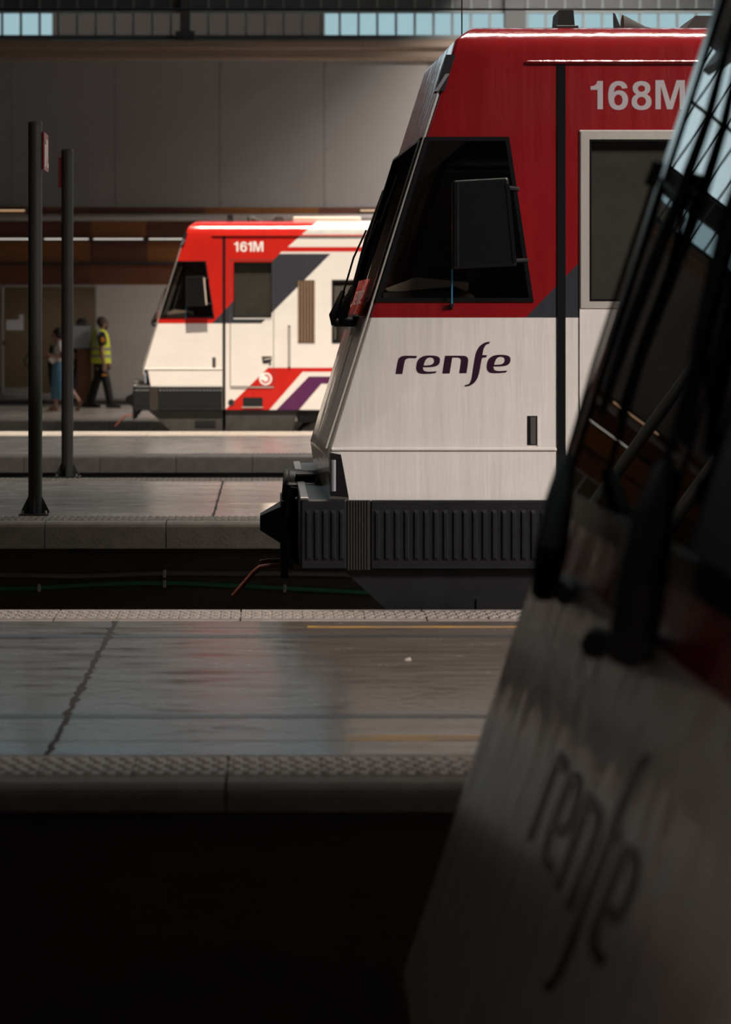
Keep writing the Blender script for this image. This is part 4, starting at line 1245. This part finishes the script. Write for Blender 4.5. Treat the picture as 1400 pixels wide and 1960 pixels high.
class Fig:
    """nodes by name -> continuous skinned body"""
    def __init__(s): s.n, s.p, s.r, s.e = {}, [], [], []
    def add(s, name, p, r, to=None):
        s.n[name] = len(s.p); s.p.append(p); s.r.append(r)
        if to: s.e.append((s.n[to], s.n[name]))
    def hand(s, wrist, d, side, sgn):
        """palm and five fingers from the wrist node along direction d; side = across the palm"""
        w = Vector(s.p[s.n[wrist]]); d = Vector(d).normalized(); sd = Vector(side).normalized()
        s.add(wrist + '_palm', tuple(w + d * .06), (.020, .036), wrist)
        pl = wrist + '_palm'
        nrm = d.cross(sd)
        for i, (o, L) in enumerate(((-.027, .062), (-.009, .075), (.009, .080), (.027, .072))):
            a = w + d * .095 + sd * o
            b = a + d * L * .5 + nrm * .008 * sgn
            c = b + d * L * .45 + nrm * .022 * sgn
            s.add('%s_f%da' % (wrist, i), tuple(a), .009, pl)
            s.add('%s_f%db' % (wrist, i), tuple(b), .0085, '%s_f%da' % (wrist, i))
            s.add('%s_f%dc' % (wrist, i), tuple(c), .007, '%s_f%db' % (wrist, i))
        a = w + d * .045 + sd * .042
        s.add(wrist + '_t1', tuple(a), .011, pl)
        s.add(wrist + '_t2', tuple(a + d * .035 + sd * .020), .010, wrist + '_t1')
        s.add(wrist + '_t3', tuple(a + d * .062 + sd * .020 + nrm * .01 * sgn), .008, wrist + '_t2')
    def build(s, m, name, parent, root=0, sub=1): return skin_mesh(s.p, s.e, s.r, m, name, parent, root, sub)

def head_parts(root, c, face, r, skin_hair):
    """eyes, mouth for a head at c looking along the unit vector face"""
    f = Vector(face).normalized(); s = Vector((-f.y, f.x, 0)); c = Vector(c)
    for k in (-1, 1):
        e = c + f * r * .86 + s * k * r * .36 + Vector((0, 0, .01))
        MB().ball(e, .012).build('eye', M['eye'], root, True, True)
    m_ = c + f * r * .88 - Vector((0, 0, r * .62))
    MB().ball(m_, .012 + .014 * abs(s.x), .012 + .014 * abs(s.y), .006).build('mouth', M['lip'], root, True, True)

def person_nodes(fig, hip, kneeL, ankL, toeL, kneeR, ankR, toeR, chest, neck, head, face, shL, elL, wrL, shR, elR, wrR, s=1.0):
    fig.add('hip', hip, .12 * s)
    fig.add('waist', tuple((Vector(hip) * .55 + Vector(chest) * .45)), .115 * s, 'hip')
    fig.add('chest', chest, .13 * s, 'waist')
    fig.add('neck', neck, .055 * s, 'chest')
    h = Vector(head); f = Vector(face).normalized()
    fig.add('jaw', tuple(h - Vector((0, 0, .06)) + f * .022), .068, 'neck')
    fig.add('skull', tuple(h + Vector((0, 0, .015))), (.088, .098), 'jaw')
    fig.add('crown', tuple(h + Vector((0, 0, .075)) - f * .01), .068, 'skull')
    fig.add('nose', tuple(h + f * .118 - Vector((0, 0, .015))), .012, 'skull')
    sd = Vector((-f.y, f.x, 0))
    for k, nm in ((1, 'earA'), (-1, 'earB')):
        fig.add(nm, tuple(h + sd * k * .094 - f * .01 - Vector((0, 0, .005))), .018, 'skull')
    for (q, k, a, t) in (('L', kneeL, ankL, toeL), ('R', kneeR, ankR, toeR)):
        fig.add('thigh' + q, tuple(Vector(hip) * .72 + Vector(k) * .28), .088 * s, 'hip')
        fig.add('knee' + q, k, .060 * s, 'thigh' + q)
        fig.add('calf' + q, tuple(Vector(k) * .7 + Vector(a) * .3), .058 * s, 'knee' + q)
        fig.add('ank' + q, a, .040, 'calf' + q)
        fig.add('toe' + q, t, (.038, .024), 'ank' + q)
    for (q, S, E, W) in (('L', shL, elL, wrL), ('R', shR, elR, wrR)):
        fig.add('sh' + q, S, .060 * s, 'chest')
        fig.add('el' + q, E, .042 * s, 'sh' + q)
        fig.add('wr' + q, W, .027, 'el' + q)

# --- man in the high-visibility vest, walking right
dG = F * H3 / 155.5
G = lambda zx, zy, dy=0.0: (((zx / 4.375) - PX) * (dG + dy) / F, dG + dy, EYE - ((560 + zy / 4.375) - PY) * (dG + dy) / F)
gx, gy, gz = G(860, 965)
man = empty('person', (gx, dG, 0.0))
tag(man, 'bearded man in yellow high-visibility vest and black trousers walking beside the far train', 'person', 'people on the far platform')
fg = Fig()
hip = G(842, 585); chest = G(848, 400); neck = G(850, 318); head = G(858, 255)
N = dict(hip=hip, chest=chest, neck=neck, head=head, face=(.9, .35, -.02),
         kneeL=G(810, 745, .09), ankL=(G(752, 0)[0], dG + .09, .085), toeL=(G(815, 0)[0], dG + .09, .035),
         kneeR=G(892, 748, -.09), ankR=(G(930, 0)[0], dG - .09, .085), toeR=(G(995, 0)[0], dG - .09, .035),
         shL=G(850, 352, .19), elL=G(880, 480, .22), wrL=G(905, 580, .20), shR=G(858, 352, -.19), elR=G(850, 485, -.23), wrR=G(872, 590, -.22))
person_nodes(fg, **N)
fg.hand('wrR', (.05, 0, -1), (1, .3, 0), 1); fg.hand('wrL', (.15, 0, -1), (1, -.3, 0), -1)
fg.build(M['skin'], 'body', man)
head_parts(man, head, N['face'], .1, None)
# trousers, shoes, shirt, vest
tr = Fig()
tr.add('hip', hip, .150); tr.add('w', tuple(Vector(hip) + Vector((0, 0, .10))), .145, 'hip')
for q in 'LR':
    k, a = N['knee' + q], N['ank' + q]
    tr.add('t' + q, tuple(Vector(hip) * .72 + Vector(k) * .28), .112, 'hip')
    tr.add('k' + q, k, .088, 't' + q)
    tr.add('a' + q, (a[0], a[1], .07), .078, 'k' + q)
tr.build(M['cloth_black'], 'trousers', man)
for q in 'LR':
    a, t = Vector(N['ank' + q]), Vector(N['toe' + q])
    MB().hull([(a.x - .09, a.y - .04, 0), (a.x - .09, a.y + .04, 0), (t.x + .06, t.y - .03, 0), (t.x + .06, t.y + .03, 0), (t.x - .02, t.y - .05, 0), (t.x - .02, t.y + .05, 0),
               (a.x - .08, a.y - .04, .10), (a.x - .08, a.y + .04, .10), (a.x + .04, a.y - .04, .11), (a.x + .04, a.y + .04, .11), (t.x + .05, t.y - .03, .04), (t.x + .05, t.y + .03, .04)]).build('shoe', M['cloth_black'], man, False, True)
sf = Fig()
sf.add('w', tuple(Vector(hip) + Vector((0, 0, .06))), .135); sf.add('c', chest, .150, 'w'); sf.add('n', tuple(Vector(neck) - Vector((0, 0, .02))), .07, 'c')
for q in 'LR':
    S, E = Vector(N['sh' + q]), Vector(N['el' + q])
    sf.add('s' + q, tuple(S), .078, 'c'); sf.add('e' + q, tuple(S * .18 + E * .82), .066, 's' + q)
sf.build(M['cloth_black'], 'shirt', man)
# vest as a shaped shell with tape bands
def shell(levels, cx, cy, seg=20):
    vs, fs = [], []
    for (z, rx, ry, ox) in levels:
        for k in range(seg):
            a = 2 * math.pi * k / seg
            vs.append((cx + ox + rx * math.cos(a), cy + ry * math.sin(a), z))
    for i in range(len(levels) - 1):
        for k in range(seg):
            a = i * seg + k; b = i * seg + (k + 1) % seg
            fs.append((a, b, b + seg, a + seg))
    return vs, fs
gvz = lambda zy: G(0, zy)[2]
lv = [(gvz(592), .195, .185, -.005), (gvz(560), .198, .19, -.005), (gvz(480), .188, .19, -.005), (gvz(400), .176, .195, -.008), (gvz(345), .150, .18, -.012), (gvz(318), .10, .12, -.015), (gvz(306), .07, .075, -.01)]
vs, fs = shell(lv, hip[0] + .012, dG)
ve = MB().add(vs, fs).build('vest', M['vest'], man, True, True)
for zt in (470, 530):
    a, b = gvz(zt + 10), gvz(zt - 8)
    vs, fs = shell([(a, .206, .203, -.005), (b, .200, .201, -.006)], hip[0] + .012, dG)
    link('reflective_band', MB().add(vs, fs).mesh('band', M['tape'], True, man.location), ve)
for xo in (-.075,):
    pts = [(hip[0] + xo, dG - .175, gvz(465)), (hip[0] + xo + .005, dG - .198, gvz(400)), (hip[0] + xo + .03, dG - .175, gvz(345)), (hip[0] + xo + .06, dG - .10, gvz(312))]
    link('reflective_band', MB().tube(pts, .022, 6).mesh('band', M['tape'], True, man.location), ve)
sl = G(858, 395, -.285)
MB().ball(sl, .042, .012, .05).build('sleeve_badge', M['badge'], man, True, True)
MB().box(G(860, 0)[0], G(900, 0)[0], dG - .215, dG - .17, gvz(695), gvz(682)).build('pocket_patch', M['badge'], man, False, True)
hf = Vector(N['face']).normalized()
hc = Vector(head) + Vector((0, 0, .022)) - hf * .012
MB().ball(hc, .103, .103, .108).build('cropped_hair', M['stubble'], man, True, True)
bd = Vector(head) - Vector((0, 0, .075)) + hf * .055
MB().ball(bd, .058, .062, .055).build('beard', M['hair'], man, True, True)

# --- woman walking left
dWm = F * H3 / 162.0
Wm = lambda zx, zy, dy=0.0: (((zx / 4.375) - PX) * (dWm + dy) / F, dWm + dy, EYE - ((560 + zy / 4.375) - PY) * (dWm + dy) / F)
ox, _, _ = Wm(530, 985)
wo = empty('person', (ox, dWm, 0.0))
tag(wo, 'woman in white blouse and blue skirt walking left behind the shorter sign post', 'person', 'people on the far platform')
fw = Fig()
hip = Wm(508, 640); chest = Wm(502, 470); neck = Wm(494, 405); head = Wm(482, 350)
W = dict(hip=hip, chest=chest, neck=neck, head=head, face=(-.92, -.1, -.25),
         kneeL=Wm(475, 800, -.08), ankL=(Wm(468, 0)[0], dWm - .08, .075), toeL=(Wm(412, 0)[0], dWm - .08, .03),
         kneeR=Wm(585, 800, .08), ankR=(Wm(665, 0)[0], dWm + .08, .175), toeR=(Wm(648, 0)[0], dWm + .08, .04),
         shL=Wm(505, 430, -.16), elL=Wm(520, 545, -.20), wrL=Wm(425, 522, -.17), shR=Wm(500, 430, .16), elR=Wm(520, 545, .18), wrR=Wm(440, 535, .10))
person_nodes(fw, **W, s=.88)
fw.hand('wrL', (-1, .1, .1), (0, .3, 1), 1); fw.hand('wrR', (-1, -.1, .1), (0, .3, 1), -1)
fw.build(M['skin2'], 'body', wo)
head_parts(wo, head, W['face'], .1, None)
hc = Vector(head) + Vector((.03, 0, .02))
MB().ball(hc, .112, .112, .12).build('hair', M['hair'], wo, True, True)
bl = Fig()
bl.add('w', tuple(Vector(hip) + Vector((0, 0, .02))), .155); bl.add('m', tuple(Vector(hip) * .5 + Vector(chest) * .5), .155, 'w'); bl.add('c', chest, .150, 'm'); bl.add('n', tuple(Vector(neck) - Vector((0, 0, .03))), .06, 'c')
for q in 'LR':
    S, E = Vector(W['sh' + q]), Vector(W['el' + q])
    bl.add('s' + q, tuple(S), .070, 'c'); bl.add('e' + q, tuple(S * .35 + E * .65), .066, 's' + q)
bl.build(M['blouse'], 'blouse', wo)
wz_ = lambda zy: Wm(0, zy)[2]
MB().hull([(Wm(405, 0)[0], dWm - .13, wz_(560)), (Wm(440, 0)[0], dWm - .16, wz_(530)), (Wm(470, 0)[0], dWm - .14, wz_(560)), (Wm(450, 0)[0], dWm - .10, wz_(600)), (Wm(440, 0)[0], dWm - .08, wz_(560))]).build('blouse_tail', M['blouse'], wo, False, True)
lv = [(wz_(888), .205, .17, .03), (wz_(800), .195, .165, .02), (wz_(700), .175, .16, .008), (wz_(620), .155, .15, 0), (wz_(575), .135, .135, 0)]
vs, fs = [], []
seg = 32
for (z, rx, ry, ox_) in lv:
    for k in range(seg):
        a = 2 * math.pi * k / seg
        fl = 1 + .05 * math.sin(7 * a) * (wz_(575) - z) / .7
        vs.append((hip[0] + ox_ + rx * fl * math.cos(a), dWm + ry * fl * math.sin(a), z))
for i in range(len(lv) - 1):
    for k in range(seg):
        a = i * seg + k; b = i * seg + (k + 1) % seg
        fs.append((a, b, b + seg, a + seg))
MB().add(vs, fs).build('skirt', M['skirt'], wo, True, True)
for q, tilt in (('L', 0), ('R', 1)):
    a, t = Vector(W['ank' + q]), Vector(W['toe' + q])
    if not tilt:
        pts = [(a.x + .045, a.y + s * .035, 0) for s in (-1, 1)] + [(t.x - .05, t.y + s * .025, 0) for s in (-1, 1)] + [(a.x + .045, a.y + s * .035, .07) for s in (-1, 1)] + [(t.x - .04, t.y + s * .025, .03) for s in (-1, 1)] + [(t.x + .03, t.y + s * .042, .0) for s in (-1, 1)]
    else:
        pts = [(a.x + .055, a.y + s * .035, a.z) for s in (-1, 1)] + [(a.x + .02, a.y + s * .035, a.z + .03) for s in (-1, 1)] + [(t.x - .05, t.y + s * .03, .0) for s in (-1, 1)] + [(t.x + .03, t.y + s * .04, .0) for s in (-1, 1)] + [(t.x - .03, t.y + s * .04, .06) for s in (-1, 1)]
    MB().hull(pts).build('shoe', M['shoe'], wo, False, True)
MB().ball(Wm(400, 512, -.17), .010, .05, .035).build('phone', M['gloss'], wo, False, True)
MB().tube([Wm(435, 440, .2), Wm(418, 560, .24), Wm(425, 700, .26), Wm(428, 790, .26)], [.03, .05, .045, .02], 10).build('shoulder_bag', M['cloth_black'], wo, True, True)

# --- stand with pale board, and a person in dark clothes behind it
dK = 40.9
Kx = lambda zx: ((zx / 4.375) - PX) * dK / F
Kz = lambda zy: EYE - ((560 + zy / 4.375) - PY) * dK / F
ks = empty('information_stand', (Kx(700), dK, 0.0))
tag(ks, 'brown pedestal stand with pale blank board beside the man in the vest', 'stand')
def K(mb, nm, m, par=ks): return link(nm, mb.mesh(nm, m, False, ks.location), par)
K(MB().box(Kx(640), Kx(780), dK - .12, dK + .18, .0, .10, .01), 'foot', M['dark'])
K(MB().box(Kx(648), Kx(775), dK - .09, dK + .12, .10, Kz(470), .012), 'pedestal', M['kiosk'])
bo = K(MB().box(Kx(606), Kx(757), dK - .07, dK - .04, Kz(466), Kz(280), .006), 'board', M['screen'])
K(MB().box(Kx(600), Kx(762), dK - .04, dK + .02, Kz(474), Kz(276), .008), 'board_frame', M['dark'])
dP = 41.5
Q = lambda zx, zy, dy=0.0: (((zx / 4.375) - PX) * (dP + dy) / F, dP + dy, EYE - ((560 + zy / 4.375) - PY) * (dP + dy) / F)
px_ = Q(680, 0)[0]
pe = empty('person', (px_, dP, 0.0))
tag(pe, 'person in dark clothes almost hidden behind the stand, curly black hair above the board', 'person', 'people on the far platform')
fp = Fig()
V = lambda x, y, z: (px_ + x, dP + y, z)
ht = Q(0, 262)[2]
P3 = dict(hip=V(-.03, 0, .92), chest=V(-.01, 0, 1.28), neck=V(0, 0, ht - .19), head=V(.01, 0, ht - .05), face=(-.4, -.9, -.1),
          kneeL=V(-.14, -.03, .5), ankL=V(-.16, 0, .08), toeL=V(-.18, -.13, .03), kneeR=V(.08, -.03, .5), ankR=V(.08, 0, .08), toeR=V(.10, -.13, .03),
          shL=V(-.19, 0, 1.36), elL=V(-.24, .02, 1.08), wrL=V(-.20, -.10, .86), shR=V(.18, 0, 1.36), elR=V(.23, .02, 1.08), wrR=V(.18, -.10, .88))
person_nodes(fp, **P3)
fp.hand('wrL', (.1, -.3, -1), (1, 0, 0), 1); fp.hand('wrR', (-.1, -.3, -1), (-1, 0, 0), 1)
fp.build(M['skin2'], 'body', pe)
head_parts(pe, P3['head'], P3['face'], .1, None)
mb = MB()
random.seed(3)
hc = Vector(P3['head']) + Vector((.01, .02, .04))
mb.ball(hc, .115, .115, .10)
for i in range(26):
    a = random.uniform(0, 6.28); t = random.uniform(.1, 1.35)
    q = hc + Vector((math.cos(a) * math.cos(t), math.sin(a) * math.cos(t), math.sin(t))) * .105
    mb.ball(q, .034, .034, .034, 8, 6)
mb.build('curly_hair', M['hair'], pe, True, True)
tr = Fig(); tr.add('hip', P3['hip'], .14); tr.add('w', V(-.02, 0, 1.03), .135, 'hip')
for q in 'LR':
    tr.add('t' + q, tuple(Vector(P3['hip']) * .72 + Vector(P3['knee' + q]) * .28), .105, 'hip'); tr.add('k' + q, P3['knee' + q], .08, 't' + q)
    a = P3['ank' + q]; tr.add('a' + q, (a[0], a[1], .06), .07, 'k' + q)
tr.build(M['cloth_black'], 'trousers', pe)
sf = Fig(); sf.add('w', V(-.02, 0, .98), .14); sf.add('c', P3['chest'], .15, 'w'); sf.add('n', tuple(Vector(P3['neck']) - Vector((0, 0, .02))), .066, 'c')
for q in 'LR':
    sf.add('s' + q, P3['sh' + q], .075, 'c'); sf.add('e' + q, P3['el' + q], .058, 's' + q); sf.add('h' + q, tuple(Vector(P3['el' + q]) * .2 + Vector(P3['wr' + q]) * .8), .045, 'e' + q)
sf.build(M['cloth_black'], 'jacket', pe)
for q in 'LR':
    a, t = Vector(P3['ank' + q]), Vector(P3['toe' + q])
    MB().hull([(a.x + s * .04, a.y + .08, z) for s in (-1, 1) for z in (0, .09)] + [(a.x + s * .04, a.y - .03, .10) for s in (-1, 1)] + [(t.x + s * .035, t.y - .05, z) for s in (-1, 1) for z in (0, .035)]).build('shoe', M['cloth_black'], pe, False, True)

# small scrap of litter on the nearest platform
dl = d1(1264)
sc = MB().hull([(wx(775, dl), dl, Z1), (wx(789, dl), dl + .01, Z1), (wx(788, dl), dl + .05, Z1), (wx(776, dl), dl + .04, Z1),
                (wx(778, dl), dl + .01, Z1 + .006), (wx(786, dl), dl + .03, Z1 + .010)]).build('litter_scrap', M['tile'])
tag(sc, 'small pale scrap of litter lying on the nearest platform', 'litter')
